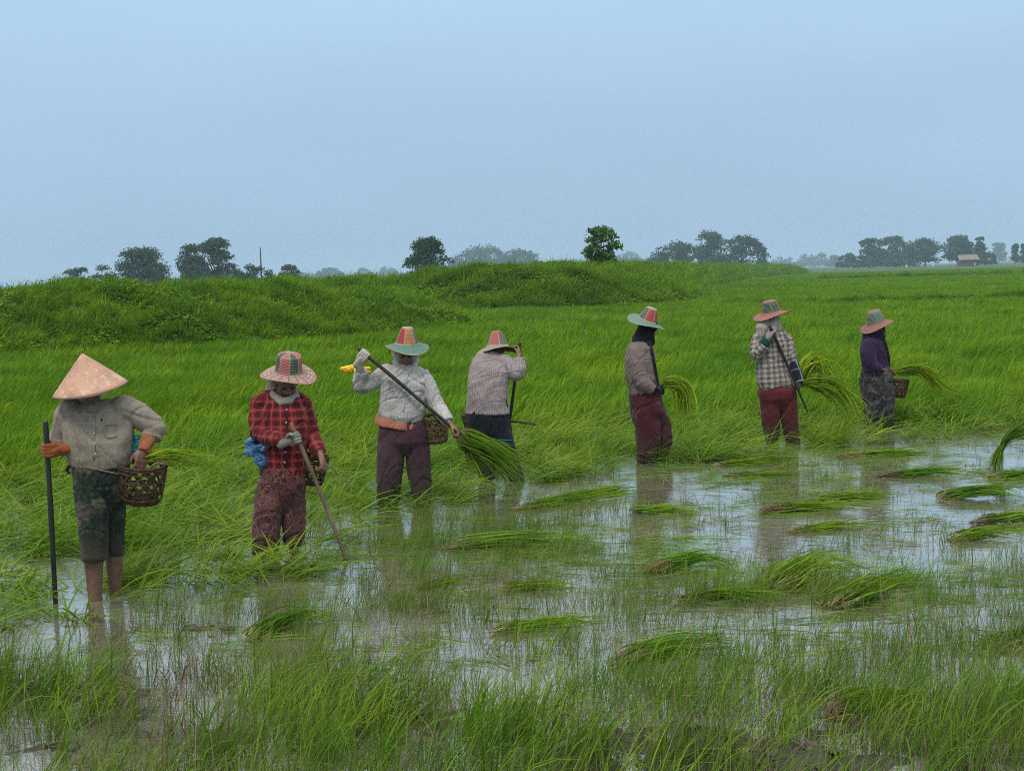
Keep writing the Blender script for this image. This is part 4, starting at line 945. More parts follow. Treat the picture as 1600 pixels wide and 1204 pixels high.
def bunch(label, path, n=70, spread=(.01, .05, .09), stem=.35, width=.007, leaf=None, stems=None, group=None, seed=1, flat=1.0, name='rice_bundle', droop=0.0, split=.0):
    """a sheaf whose blades follow a path of world points; pale stems first, then leaves"""
    random.seed(seed); P = catmull([tuple(q) for q in path], 8)[:, :3]; o0 = Vector(P[0]); L_ = np.concatenate([[0], np.cumsum(np.linalg.norm(np.diff(P, axis=0), axis=1))]); tot = L_[-1]
    root = empty(name, o0, label, 'rice bundle', group)
    def pt(t): return np.array([np.interp(t * tot, L_, P[:, k]) for k in range(3)])
    lp, lw, lt, lq, sp, sw, st, sq = [], [], [], [], [], [], [], []
    for i in range(int(n * 1.35)):
        d = np.array([random.gauss(0, 1) for _ in range(3)]); d /= np.linalg.norm(d); d[2] *= flat
        e1 = min(1.0, random.uniform(.45, 1.08)); t0 = random.uniform(0, .14); q = random.uniform(.2, 1); wv = random.uniform(-1, 1) * .012; cv = np.array([random.gauss(0, 1), random.gauss(0, 1), random.gauss(0, 1) * flat]) * tot * .15
        def pos(t):
            s_ = np.interp(t, [0, stem, 1], spread) * q; p = pt(t) + d * s_ + np.array([0, 0, wv * math.sin(t * 9)]) + cv * max(0, t - stem * .5) ** 2; p[2] -= droop * q * t * t; return p - np.array(o0)
        ts = np.linspace(t0, stem + .04, 4); sp.append([pos(t) for t in ts]); sw.append(.0045); st.append(random.random()); sq.append(list(np.linspace(0, 1, 4)))
        ts = np.linspace(stem, e1, 8); lp.append([pos(t) for t in ts]); lw.append(width * random.uniform(.8, 1.5)); lt.append(random.random()); lq.append(list(np.linspace(.25, 1, 8)))
    ribbon_blades(sp, sw, st, sq, 'stems', stems or M_BSTEM, root, False); ribbon_blades(lp, lw, lt, lq, 'leaves', leaf or M_BLEAF, root)
    return root
def hips(secs):
    """hip loft that narrows into the crotch so the legs grow out of it"""
    c, w_, dp, yw = secs[-1]; dz = Vector((0, 0, 1)) * dp
    return loft(secs + [(c - dz * .45, w_ * .93, dp * .74, yw), (c - dz * .95, w_ * .72, dp * .45, yw)])
def basket(label, o, A, r_top, r_bot, h, mat, yaw=0, wide=1.0, name='basket', ns=11):
    """open hexagonal cane weave with thick rim, closed woven bottom"""
    root = empty(name, o, label, 'basket', 'rice baskets worn at the hip'); Mx = axes_matrix(Vector((0, 0, 0)), A, yaw).to_3x3()
    rz = lambda z: r_bot + (r_top - r_bot) * (z / h) ** .6 * 1.0
    T_ = lambda a, z, r=None, k=0: Mx @ Vector((math.cos(a) * (r or rz(z) + k) * wide, math.sin(a) * (r or rz(z) + k), z))
    def strap(pts, w_, th=.0022):
        V = []; F = []; n = len(pts)
        for i in range(n):
            d = (pts[min(i + 1, n - 1)] - pts[max(i - 1, 0)]).normalized(); ax = Mx @ Vector((0, 0, h * .5)); out_ = (pts[i] - ax); out_ = (out_ - d * out_.dot(d)).normalized(); s_ = d.cross(out_)
            V += [pts[i] + s_ * w_ + out_ * th, pts[i] - s_ * w_ + out_ * th, pts[i] - s_ * w_ - out_ * th, pts[i] + s_ * w_ - out_ * th]
        for i in range(n - 1):
            for k in range(4): F.append((4 * i + k, 4 * i + (k + 1) % 4, 4 * i + 4 + (k + 1) % 4, 4 * i + 4 + k))
        return V, F
    g = Geo()
    for s_ in (-1, 1):
        for k in range(ns):
            a0 = 2 * math.pi * k / ns; g.add(*strap([T_(a0 + s_ * t * 1.5, h * t, None, .0015 * s_) for t in np.linspace(0, 1, 14)], .0075))
    for z in (h * .12, h * .36, h * .60, h * .84): g.add(*strap([T_(a, z, None, .003) for a in np.linspace(0, 2 * math.pi, 33)], .006))
    g.mesh('weave', mat, root, False)
    g = Geo(); g.add(*tube([T_(a, h) for a in np.linspace(0, 2 * math.pi, 33)], .009, 8, 0)); g.add(*tube([T_(a, h * .94, None, .004) for a in np.linspace(0, 2 * math.pi, 33)], .006, 8, 0)); g.mesh('rim', mat, root)
    g = Geo()
    for k in range(-4, 5):
        x = k * r_bot / 4.6; q = math.sqrt(max(0, r_bot ** 2 - x * x))
        for fl in (0, 1): 
            a_, b_ = ((x, -q), (x, q)) if fl else ((-q, x), (q, x)); g.add(*tube([Mx @ Vector((a_[0] * wide, a_[1], .002 * fl)), Mx @ Vector((b_[0] * wide, b_[1], .002 * fl))], .008, 6, 0, .4))
    g.mesh('bottom', mat, root, False)
    return root
def sack(name, pts, mat, parent, voxel=.006, amp=.010, fs=22, seed=3, label=None):
    """small crumpled plastic or cloth lump from overlapping ellipsoids (centre, half sizes)"""
    V, F, Nn = fuse([ell(c, ((a, 0, 0), (0, b_, 0), (0, 0, d)), 14, 8) for c, a, b_, d in pts], voxel * 1.6, 1); V = folds(V, Nn, amp * 2.2, fs * 1.3, (30, 80, 140), seed); V = folds(V, Nn, amp * 1.2, fs * 3, (10, 60, 120), seed + 9)
    o = mesh_obj(name, V, F, mat, parent, False)
    if label: o['label'] = label
    return o
# ================================================================== the seven field workers, left to right
HEADUP = Vector((0, 0, 1))
def legs(P, L_):
    for hip, knee, ank, r, fdir in L_:
        a, k, f = P.p(*hip), P.p(*knee), P.p(*ank); ft = Vector((f.x, f.y, -.10))
        P.body_p.append(tube([a, a.lerp(k, .5), k, k.lerp(f, .3), f, ft], [r * P.m, r * .85 * P.m, r * .72 * P.m, r * .84 * P.m, r * .56 * P.m, r * .44 * P.m], 14, 2))
        fd = Vector(fdir).normalized(); P.body_p.append(tube([ft - fd * .04 + Vector((0, 0, -.02)), ft + fd * .07 + Vector((0, 0, -.04)), ft + fd * .16 + Vector((0, 0, -.055))], [.036, .036, .024], 10, 2))
def add_hand(P, mat, spec):
    """spec: (H world-local, D or None, X, Z, thumb, gloved, fat)"""
def eyes_of(P, eyes):
    for e_ in eyes:
        V, F = ell((0, 0, 0), ((.011, 0, 0), (0, .011, 0), (0, 0, .008)), 12, 8); o = mesh_obj('eye', V, F, M_EYE, P.root); o.location = e_

# ---------------------------------------------------------------- 1: conical hat, left
P = Folk(163, 938, 'person in a tan conical hat and grey shirt with bare muddy shins')
TOR = [(150, 628, .03, 26, .07, 6), (152, 640, .02, 46, .095, 6), (153, 662, 0, 54, .12, 6), (154, 690, -.01, 52, .128, 4), (156, 710, 0, 49, .13, 2), (157, 724, .01, 46, .125, 0)]
b = P.body_p; b.append(loft(P.secs([(150, 632, .03, 22, .06, 6), (153, 662, 0, 45, .10, 6), (156, 705, 0, 42, .10, 0), (158, 738, .02, 42, .11, 0)])))
b.append(P.tb([(149, 640, .03), (143, 614, -.02)], [13, 12]))
hp, ey, fr = head_pieces(P.p(140, 607, -.03), (-.12, -.78, -.62), (0, -.2, 1), .98); b += hp
pole_a, pole_b = P.p(71, 660, -.14), P.p(89, 958, -.05)
polD = (pole_b - pole_a).normalized(); H1 = P.p(73, 703, -.127)
W1, X1, Z1 = grip_frame(H1, polD, (-.75, -.45, 0), .95, -1)
b.append(tube([P.p(106, 640, .02), P.p(98, 690, .05), W1], [.044, .038, .024], 14)); b += hand_pieces(W1, X1, Z1, 1, True)
W2 = P.p(224, 700, -.06); b.append(tube([P.p(205, 638, .03), P.p(241, 672, .06), W2], [.045, .038, .024], 14)); b += hand_pieces(W2, (-.16, -.25, -1), (-.6, .7, 0), 1, False, .98)
legs(P, [((141, 742, 0), (145, 828, -.02), (149, 940, .02), 19, (-.3, -1, 0)), ((175, 742, .07), (176, 822, .11), (181, 931, .15), 17.5, (.3, -1, 0))])
P.body(M_SHIN)
mt = cloth('grey_worn_shirt', (.30, .26, .21), (.13, .11, .085), 'stripe', (.23, .20, .165), size=.012, mud=.45, mudc=(.13, .105, .075))
g = [loft(P.secs(TOR)), P.tb([(116, 640, .02), (103, 658, .03), (96, 684, .06), (101, 704, .03)], [19, 18, 17, 15], caps=0), P.tb([(112, 638, .02), (104, 650, .02)], [19, 18]),
     P.tb([(192, 640, .03), (214, 648, .05), (238, 664, .07), (243, 671, .06)], [24, 20, 17, 15]), P.tb([(241, 660, .07), (240, 672, .06), (236, 686, .03)], [14, 15, 15], caps=0),
     tube([P.p(130, 634, -.05), P.p(136, 645, -.085), P.p(146, 648, -.095)], [.012, .014, .010], 8, 2), tube([P.p(168, 632, -.04), P.p(160, 644, -.085), P.p(148, 648, -.095)], [.012, .014, .010], 8, 2)]
sh = garment('shirt', g, mt, P.root, P.bones(((152, 635, 0), (156, 724, 0), .14), ((104, 645, .02), (97, 688, .05), .05), ((200, 642, .03), (242, 670, .06), .055), ((242, 672, .06), (236, 690, .03), .04)), .0075, .011, 10, (65, 115, 25), 1, 2)
pl = P.surf(sh, [(147, 648 + k * 7) for k in range(11)], .002)
if len(pl) > 3: V, F = tube(pl, .008, 8, 0, .35); mesh_obj('placket', V, F, mt, sh)
for q in P.surf(sh, [(146, 661), (147, 677), (148, 693), (149, 709)], .006):
    V, F = ell((0, 0, 0), ((.007, 0, 0), (0, .003, 0), (0, 0, .007)), 10, 6); mesh_obj('button', V, F, M_BUTTON, sh).location = q
pk = P.surf(sh, [(164, 664), (182, 663), (182, 681), (173, 684), (164, 682), (164, 664)], .002)
if len(pk) > 3: V, F = tube(pk, .0045, 6, 0); mesh_obj('pocket', V, F, mt, sh)
for q in P.surf(sh, [(148, 657), (159, 656)], .003)[1:]:
    V, F = ell((0, 0, 0), ((.005, 0, 0), (0, .002, 0), (0, 0, .012)), 8, 6); mesh_obj('pen', V, F, M_EYE, sh).location = q
mt = cloth('dark_green_trousers', (.014, .028, .020), (.008, .012, .010), 'plain', mud=.7, wet=(.48, .30, (.050, .042, .031)), mudc=(.135, .11, .075), low=None)
gar = [hips(P.secs([(157, 718, .01, 43, .115, 0), (157, 740, .02, 42, .12, 0), (157, 762, .03, 38, .115, 0)])), P.tb([(140, 745, .0), (144, 790, -.03), (146, 838, -.03), (148, 874, -.01)], [25, 24, 20.5, 19.5], caps=0),
       P.tb([(174, 740, .05), (174, 785, .08), (175, 830, .12), (177, 867, .14)], [25, 22, 18.5, 16.5], caps=0), tube([P.p(130, 868, -.02), P.p(148, 875, -.09), P.p(166, 872, -.02), P.p(150, 866, .05), P.p(130, 868, -.02)], .012, 8, 0)]
tr = garment('trousers', gar, mt, P.root, P.bones(((157, 720, 0), (157, 750, 0), .13), ((141, 750, 0), (147, 872, 0), .08), ((173, 750, .06), (177, 868, .09), .07)), .0075, .013, 9, (20, 45, 95), 4, 2)
st = P.surf(tr, [(106, 728), (118, 727), (130, 729), (142, 731), (156, 734), (170, 737), (184, 740), (196, 742)], .004)
if len(st) > 2: V, F = tube(st, .005, 8, 1); mesh_obj('waist_string', V, F, M_STRING, P.root)
V, F = tube([P.p(118, 724, -.06), P.p(108, 728, -.05), P.p(104, 735, -.04), P.p(109, 739, -.05)], [.008, .013, .012, .006], 8, 2); mesh_obj('belt_knot', V, F, M_EYE, P.root)
mo = cloth('rust_orange_glove', (.30, .085, .028), (.12, .04, .02), 'plain', mud=.4, mudc=(.09, .05, .03))
gp = hand_pieces(W1, X1, Z1, 1, True, .98, 1.28) + [tube([W1 - X1 * .01, P.p(98, 702, .0)], [.030, .040], 14, 1)]
garment('glove', gp, mo, P.root, [(W1, H1, .04)], .005, .002, 30, (60,), 5, 2)
mw = cloth('orange_wrist_wrap', (.30, .10, .04), (.14, .055, .03), 'plain', mud=.4, mudc=(.12, .08, .05))
garment('wrist_wrap', [P.tb([(234, 682, .03), (229, 692, -.02), (225, 702, -.06)], [12, 11.5, 10], caps=1)], mw, P.root, [(P.p(234, 682, .03), W2, .04)], .005, .004, 26, (170,), 6, 1)
# conical hat
M_CONE, nt, bb, o_ = new_mat('weathered_conical_hat'); ob = nd(nt, 'TexCoord').outputs['Object']
n1 = noise_(nt, ob, 9, 5, .6); n2 = noise_(nt, scaled(nt, ob, (1, 1, 1)), 24, 3, .45, .4); s = nd(nt, 'SeparateXYZ', {0: ob})
c = ramp(nt, n1, [(.35, (.38, .225, .155)), (.6, (.50, .285, .19)), (.75, (.47, .33, .25))])
lowz = nd(nt, 'MapRange', {0: s.outputs[2], 1: .16, 2: .0}).outputs[0]
c = mixc(nt, math_(nt, 'MULTIPLY', ramp(nt, math_(nt, 'ADD', n2, math_(nt, 'MULTIPLY', lowz, .07)), [(.57, 0), (.64, 1)]), .55), c, (.60, .46, .37))
c = mixc(nt, math_(nt, 'MULTIPLY', ramp(nt, noise_(nt, ob, 14, 5, .6), [(.55, 0), (.70, 1)]), .5), c, (.24, .15, .115))
c = mixc(nt, nd(nt, 'MapRange', {0: s.outputs[2], 1: .195, 2: .215}).outputs[0], c, (.55, .25, .20)); c = mixc(nt, math_(nt, 'LESS_THAN', s.outputs[2], .007), c, (.20, .12, .09))
nt.links.new(c, bb.inputs['Base Color']); bb.inputs['Roughness'].default_value = .6; bb.inputs['Specular IOR Level'].default_value = .3
bump(nt, bb, math_(nt, 'ADD', n2, math_(nt, 'SINE', math_(nt, 'MULTIPLY', s.outputs[2], 520))), .14, .0016)
HR, HH = .222, .215
prof = [(.0005, HH), (.008, HH - .003), (.04, HH * .845), (.09, HH * .615), (.15, HH * .335), (.20, HH * .10), (HR, 0), (HR, -.004), (HR - .006, -.003), (.19, HH * .10), (.12, HH * .40), (.05, HH * .70), (.0005, HH - .02)]
V, F = lathe(prof, 72); V = [(x, y, z + .004 * math.sin(3 * math.atan2(y, x)) * math.hypot(x, y) / HR) for x, y, z in V]
hc = mesh_obj('hat', V, F, M_CONE, P.root); hc.matrix_local = axes_matrix(P.p(141, 607, -.05), (-.13, -.16, 1))
sack('cloth_pouch', [(P.p(211, 686, .05), .03, .03, .03), (P.p(214, 697, .04), .026, .03, .04), (P.p(206, 703, .02), .025, .03, .03)], M_TEAL, P.root, label='bright teal cloth pouch behind the elbow')
pole('black pole held upright by the person in the conical hat', pole_a + P.o, pole_b + P.o + polD * .08, .0165, .0145, M_DARKPOLE, bend=.004)
basket('dark open weave basket at the hip of the person in the conical hat', P.p(222, 782, .0) + P.o, (.10, -.16, 1), .142, .105, .235, M_BASKET, .3)
bunch('loose rice stalks reaching out of the dark basket on the left', [P.p(*q) + P.o for q in [(214, 728, -.05), (232, 716, -.06), (262, 708, -.05), (300, 712, 0), (345, 728, .05), (372, 752, .08)]], 34, (.012, .05, .10), .30, .006, stems=M_BLEAFY, seed=3)
bunch('thin pale rice stems hanging out of the basket beside the grey shirt', [P.p(*q) + P.o for q in [(226, 742, -.04), (250, 722, -.06), (290, 722, 0), (330, 732, .04)]], 10, (.01, .03, .06), .4, .005, seed=4)

# ---------------------------------------------------------------- 2: red plaid shirt
P = Folk(436, 866, 'person in a red and black plaid shirt, blue bag at the waist')
b = P.body_p = []; TOR = [(436, 612, .0, 17, .06, -18), (437, 622, .0, 33, .09, -18), (439, 645, -.01, 43, .115, -18), (442, 675, -.02, 41, .12, -18), (443, 705, -.01, 37, .115, -16), (443, 728, 0, 36, .115, -15), (442, 742, 0, 34, .115, -15)]
b.append(loft(P.secs(TOR, .85, .85))); b.append(P.tb([(437, 624, 0), (446, 604, -.03)], [11, 11]))
hp, ey, fr = head_pieces(P.p(447, 598, -.04), (.30, -.80, -.50), (0, -.1, 1), .96); b += hp; eyes_of(P, ey)
stA, stB = P.p(455, 662, -.24), P.p(549, 880, -.30); sD = (stB - stA).normalized(); H1 = P.p(463, 684, -.25)
W1, X1, Z1 = grip_frame(H1, sD, (.95, -.25, .05), .95, -1)
b.append(tube([P.p(408, 630, 0), P.p(408, 682, -.06), W1], [.042, .036, .023], 14)); b += hand_pieces(W1, X1, Z1, 1, True)
W2 = P.p(501, 711, -.10); b.append(tube([P.p(474, 632, .03), P.p(486, 680, .03), W2], [.042, .035, .022], 14)); b += hand_pieces(W2, (.30, -.5, -.85), (-.85, .2, -.3), -1, True, .98)
legs(P, [((425, 748, -.02), (420, 800, -.04), (415, 868, 0), 16, (.3, -1, 0)), ((457, 748, .03), (458, 790, .02), (459, 850, .10), 15.5, (.3, -1, 0))])
P.body()
mt = cloth('red_plaid_shirt', (.30, .022, .026), (.10, .012, .014), 'plaid', (.012, .008, .010), (.38, .10, .09), .058, .25, (.07, .035, .025))
g = [loft(P.secs(TOR)), P.tb([(408, 631, .0), (420, 623, 0), (438, 619, 0), (458, 622, .02), (471, 631, .03)], [16, 15, 14, 15, 15]), P.tb([(412, 630, .0), (405, 650, -.01), (407, 675, -.05), (420, 684, -.11), (440, 686, -.19)], [16, 16, 15, 13, 10.5], caps=0), P.tb([(468, 630, .03), (480, 655, .04), (487, 684, .02), (499, 706, -.08)], [16, 13.5, 13, 10.5], caps=0),
     tube([P.p(430, 617, -.07), P.p(440, 626, -.10), P.p(447, 630, -.11)], [.010, .013, .008], 8, 2), tube([P.p(462, 615, -.04), P.p(455, 624, -.09), P.p(449, 630, -.11)], [.010, .013, .008], 8, 2)]
sh = garment('shirt', g, mt, P.root, P.bones(((438, 615, 0), (443, 742, 0), .12), ((410, 630, 0), (408, 680, -.06), .05), ((412, 684, -.08), (442, 686, -.2), .045), ((470, 632, .03), (486, 684, .02), .048), ((486, 684, .02), (500, 708, -.09), .04)), .007, .009, 12, (60, 115), 11, 2)
pl = P.surf(sh, [(449 - k * .2, 632 + k * 9) for k in range(12)], .001)
if len(pl) > 3: V, F = tube(pl, .008, 8, 0, .35); mesh_obj('placket', V, F, mt, sh)
for q in P.surf(sh, [(448, 640), (447, 660), (446, 706), (445, 722)], .006):
    V, F = ell((0, 0, 0), ((.007, 0, 0), (0, .003, 0), (0, 0, .007)), 10, 6); mesh_obj('button', V, F, M_BUTTON, sh).location = q
mt = cloth('patterned_batik_trousers', (.070, .020, .036), (.020, .010, .016), 'floral', (.30, .125, .060), (.22, .10, .15), .045, .30, (.05, .032, .025), wet=(.25, .0, (.045, .025, .022)))
gar = [hips(P.secs([(442, 728, 0, 33, .115, -14), (442, 750, 0, 33, .12, -12), (441, 768, 0, 31, .115, -10)])), P.tb([(425, 752, -.02), (420, 790, -.04), (416, 830, -.04), (414, 868, -.02)], [20, 21, 20, 18], caps=0), P.tb([(457, 752, .03), (458, 790, .02), (460, 825, .04), (461, 852, .06)], [18, 18, 17, 15], caps=0)]
garment('trousers', gar, mt, P.root, P.bones(((442, 730, 0), (442, 755, 0), .13), ((424, 755, 0), (414, 868, 0), .085), ((457, 755, .03), (461, 852, .06), .075)), .007, .014, 11, (80, 20, 110), 12, 2)
ms = cloth('cream_scarf', (.42, .38, .32), (.24, .21, .17), 'plain', mud=.2)
garment('scarf', [P.tb([(424, 604, .05), (424, 613, .0), (430, 621, -.06), (441, 627, -.10), (452, 626, -.11), (462, 619, -.04), (458, 606, .06), (440, 604, .09), (424, 604, .05)], [7, 7.5, 7.5, 7, 6.5, 6, 6, 7, 7]), P.tb([(428, 592, .03), (426, 603, .03), (422, 614, .02), (424, 622, -.02)], [8, 9, 9, 7]), P.tb([(437, 588, .04), (432, 602, .05), (431, 614, .0)], [9, 10, 9])], ms, P.root, [(P.p(426, 612), P.p(458, 612), .05)], .005, .005, 24, (20, 160), 13, 2)
mgw = cloth('grey_work_glove', (.24, .235, .215), (.11, .105, .095), 'plain', mud=.35)
garment('glove', hand_pieces(W1, X1, Z1, 1, True, .98, 1.22) + [tube([W1 - X1 * .005, W1 - X1 * .05], [.029, .030], 12, 1)], mgw, P.root, [(W1, H1, .04)], .0045, .002, 30, (60,), 15, 2)
hm = hat_mat('pink_green_striped_hat', [(.42, .13, .12), (.05, .10, .07), (.40, .12, .12), (.44, .15, .14), (.05, .11, .075), (.42, .13, .12), (.38, .14, .12), (.05, .10, .07)], (.44, .16, .15), (.42, .36, .29), rings=True, h=.125, Rb=.19, cap=1.08, rim=(.40, .24, .20))
sun_hat(P.root, P.p(451, 580, -.05), (.13, -.30, 1), hm, .192, .093, .082, .115, .022, .5, .022)
sack('plastic_bag', [(P.p(402, 704, -.05), .06, .045, .045), (P.p(409, 719, -.08), .042, .035, .05), (P.p(393, 693, -.02), .028, .035, .042), (P.p(412, 698, -.09), .04, .03, .028), (P.p(389, 708, -.03), .02, .03, .026)], M_BLUE, P.root, .006, .014, 16, 4, 'crumpled blue plastic bag tied at the waist')
pole('rough brown wooden staff slanting to the water from the grey glove', stA + P.o, stB + P.o, .0145, .0125, M_PALEPOLE, name='staff', bend=.012, cat='staff')
basket('dark basket half hidden behind the plaid shirt and the slanting staff', P.p(483, 755, .10) + P.o, (.16, 0, 1), .115, .085, .20, M_BASKET, .1)
bunch('single thin rice stalk pointing down right from the bare hand', [P.p(*q) + P.o for q in [(508, 722, -.14), (530, 742, -.12), (550, 760, -.08), (572, 780, -.04)]], 7, (.003, .006, .03), .6, .006, stems=M_BSTEM, leaf=M_BLEAFY, seed=5)

# ---------------------------------------------------------------- 3: white shirt, black pole across the body
P = Folk(633, 790, 'person in a pale shirt and white headscarf facing forward, black pole across the chest')
b = P.body_p = []; TOR = [(631, 569, .0, 16, .06, 4), (631, 576, 0, 30, .085, 4), (631, 595, -.01, 37, .11, 4), (630, 620, -.01, 34, .115, 2), (629, 638, -.01, 35, .128, 0), (629, 646, -.01, 36, .136, 0), (629, 651, 0, 33, .13, 0)]
b.append(loft(P.secs(TOR, .85, .85))); b.append(P.tb([(631, 578, 0), (634, 560, -.02)], [10, 10]))
hp, ey, fr = head_pieces(P.p(634, 551, -.03), (.10, -.88, -.36), (0, -.1, 1), .97); b += hp; eyes_of(P, ey)
pA, pB = P.p(561, 545, -.16), P.p(718, 676, -.22); pD = (pB - pA).normalized(); H1 = P.p(570, 553, -.163)
W1, X1, Z1 = grip_frame(H1, pD, (.15, -.35, 1), .95, 1)
W1 = Vector(W1); b.append(tube([P.p(602, 582, 0), P.p(566, 604, -.02), W1], [.040, .036, .022], 14)); b += hand_pieces(W1, X1, Z1, 1, True)
H2 = P.p(714, 674, -.22); W2, X2, Z2 = grip_frame(H2, pD, (.55, -.2, -.6), .95, -1)
W2 = P.p(704, 664, -.20); X2 = (H2 - W2).normalized(); b.append(tube([P.p(660, 584, .01), P.p(684, 632, -.04), W2], [.042, .035, .022], 14)); b += hand_pieces(W2, X2, (-.5, .1, .3), 1, True)
legs(P, [((612, 668, 0), (611, 730, -.02), (608, 792, 0), 15, (-.2, -1, 0)), ((646, 668, .02), (652, 730, .02), (660, 790, .02), 14.5, (.2, -1, 0))])
P.body()
mt = cloth('pale_grey_white_shirt', (.44, .43, .42), (.24, .22, .20), 'stripe', (.33, .32, .34), size=.022, mud=.45, mudc=(.17, .135, .10))
g = [loft(P.secs(TOR)), P.tb([(604, 582, .0), (588, 594, -.01), (572, 604, -.02), (564, 604, -.03)], [14, 12, 10.5, 10]), P.tb([(565, 606, -.03), (563, 594, -.05), (565, 580, -.09)], [10.5, 9.5, 8.5], caps=0),
     P.tb([(655, 584, .01), (668, 604, .0), (683, 634, -.04), (700, 658, -.16)], [14, 12, 10.5, 8.5], caps=0), tube([P.p(624, 572, -.06), P.p(628, 579, -.09), P.p(634, 583, -.10)], [.010, .012, .008], 8, 2), tube([P.p(646, 571, -.05), P.p(640, 578, -.09), P.p(635, 583, -.10)], [.010, .012, .008], 8, 2)]
sh = garment('shirt', g, mt, P.root, P.bones(((631, 570, 0), (629, 650, 0), .13), ((602, 582, 0), (566, 604, -.02), .05), ((565, 604, -.03), (566, 578, -.1), .045), ((656, 584, 0), (684, 634, -.04), .05), ((684, 634, -.04), (702, 660, -.18), .04)), .0075, .013, 11, (70, 115, 30), 21, 2)
pl = P.surf(sh, [(636 - k * .6, 584 + k * 6) for k in range(11)], .001)
if len(pl) > 3: V, F = tube(pl, .008, 8, 0, .35); mesh_obj('placket', V, F, mt, sh)
mo2 = cloth('salmon_undershirt', (.46, .17, .11), (.26, .10, .07), 'plain', mud=.3)
garment('undershirt', [loft(P.secs([(627, 640, .0, 25, .10, 0), (627, 649, 0, 29, .115, 0), (625, 653, 0, 35, .133, 0), (624, 661, 0, 36, .137, 0), (623, 668, 0, 34, .137, 0)]))], mo2, P.root, P.bones(((627, 636, 0), (623, 668, 0), .14)), .0075, .012, 14, (80, 100), 22, 2)
mt = cloth('plum_trousers', (.062, .030, .040), (.030, .016, .020), 'plain', mud=.22, mudc=(.10, .075, .06), wet=(.42, .08, (.045, .034, .028)))
gar = [hips(P.secs([(629, 652, 0, 33, .12, 0), (630, 672, 0, 37, .125, 0), (630, 690, 0, 37, .12, 0)])), P.tb([(612, 680, 0), (610, 715, -.01), (608, 750, -.02), (606, 790, 0)], [20, 20.5, 18, 15], caps=0), P.tb([(649, 680, .02), (653, 715, .02), (657, 752, .03), (661, 790, .03)], [19, 18.5, 16, 13.5], caps=0)]
garment('trousers', gar, mt, P.root, P.bones(((629, 655, 0), (630, 680, 0), .13), ((612, 682, 0), (606, 790, 0), .09), ((649, 682, .02), (661, 790, .03), .08)), .0075, .013, 10, (85, 100, 60), 23, 2)
ms = cloth('white_headscarf', (.56, .54, .48), (.36, .34, .29), 'plain', mud=.1)
c0 = P.p(634, 551, -.03); Fd, Ud, Sd = fr; S_ = lambda x, y, z: c0 + Sd * x + Fd * y + Ud * z
sc = [tube([S_(x * .088, -.01 + .02 * (1 - abs(x)), z) for x, z in ((-1, .05), (-1.02, 0), (-.95, -.05), (-.62, -.095), (0, -.115), (.62, -.095), (.95, -.05), (1.02, 0), (1, .05))], [.018, .020, .021, .022, .022, .022, .021, .020, .018], 10, 2),
      tube([S_(-.075, .035, .052), S_(-.04, .075, .046), S_(0, .088, .044), S_(.04, .075, .046), S_(.075, .035, .052)], .016, 10, 2), ell(S_(0, -.035, -.01), (Sd * .095, Fd * .07, Ud * .10), 16, 10),
      tube([S_(-.09, -.01, -.08), S_(-.05, .045, -.115), S_(0, .065, -.125), S_(.05, .045, -.115), S_(.09, -.01, -.08), S_(.05, -.06, -.09), S_(-.05, -.06, -.09), S_(-.09, -.01, -.08)], .023, 10, 1), tube([S_(0, .072, -.115), S_(.006, .085, -.15), S_(-.004, .085, -.175)], [.012, .010, .006], 8, 2)]
garment('headscarf', sc, ms, P.root, [(c0, c0 + Ud * .1, .09)], .005, .003, 26, (90, 60), 24, 2)
mg = cloth('pale_cotton_glove', (.42, .38, .33), (.25, .21, .17), 'plain', mud=.3)
garment('glove', hand_pieces(W1, X1, Z1, 1, True, .98, 1.22) + [tube([W1 + X1 * .0, P.p(565, 584, -.09)], [.030, .034], 12, 1)], mg, P.root, [(W1, H1, .04)], .0045, .002, 30, (60,), 25, 2)
hm = hat_mat('red_orange_teal_hat', [(.40, .040, .045), (.45, .19, .06), (.10, .13, .04), (.40, .04, .045), (.46, .20, .07), (.09, .16, .12)], (.085, .20, .165), (.10, .235, .19), h=.15, Rb=.18, rb=.092)
sun_hat(P.root, P.p(636, 537, -.04), (.07, -.17, 1), hm, .180, .096, .050, .135, .034, R(172), .006)
pole('long black pole slanting across the chest of the person in the white headscarf', pA + P.o - pD * .0, pB + P.o + pD * .02, .0155, .0135, M_DARKPOLE, bend=.004)
basket('pale cane basket at the hip of the person in the white headscarf', P.p(683, 690, .06) + P.o, (-.08, -.10, 1), .115, .085, .22, M_BASKET_L, .2)
bunch('big sheaf of green rice swept down from the lower hand', [P.p(*q) + P.o for q in [(713, 672, -.22), (726, 684, -.22), (748, 694, -.2), (778, 712, -.18), (804, 734, -.14), (826, 754, -.12)]], 170, (.014, .10, .15), .12, .0085, stems=M_BSTEMB, leaf=M_BLEAF, seed=8)
bunch('brown root ends hanging under the big sheaf of rice', [P.p(*q) + P.o for q in [(718, 680, -.20), (732, 704, -.2), (746, 728, -.18), (756, 746, -.16)]], 60, (.012, .06, .13), .5, .006, stems=M_BSTEMB, leaf=M_BLEAFY, seed=9)
sack('plastic_wrap', [(P.p(545, 577, .06), .055, .04, .032), (P.p(538, 576, .06), .035, .03, .02), (P.p(551, 575, .05), .035, .03, .03), (P.p(562, 578, .04), .05, .03, .028), (P.p(573, 579, .03), .03, .02, .035)], M_YELLOW, P.root, .005, .010, 20, 6, 'bright yellow plastic bag tied behind the raised arm')

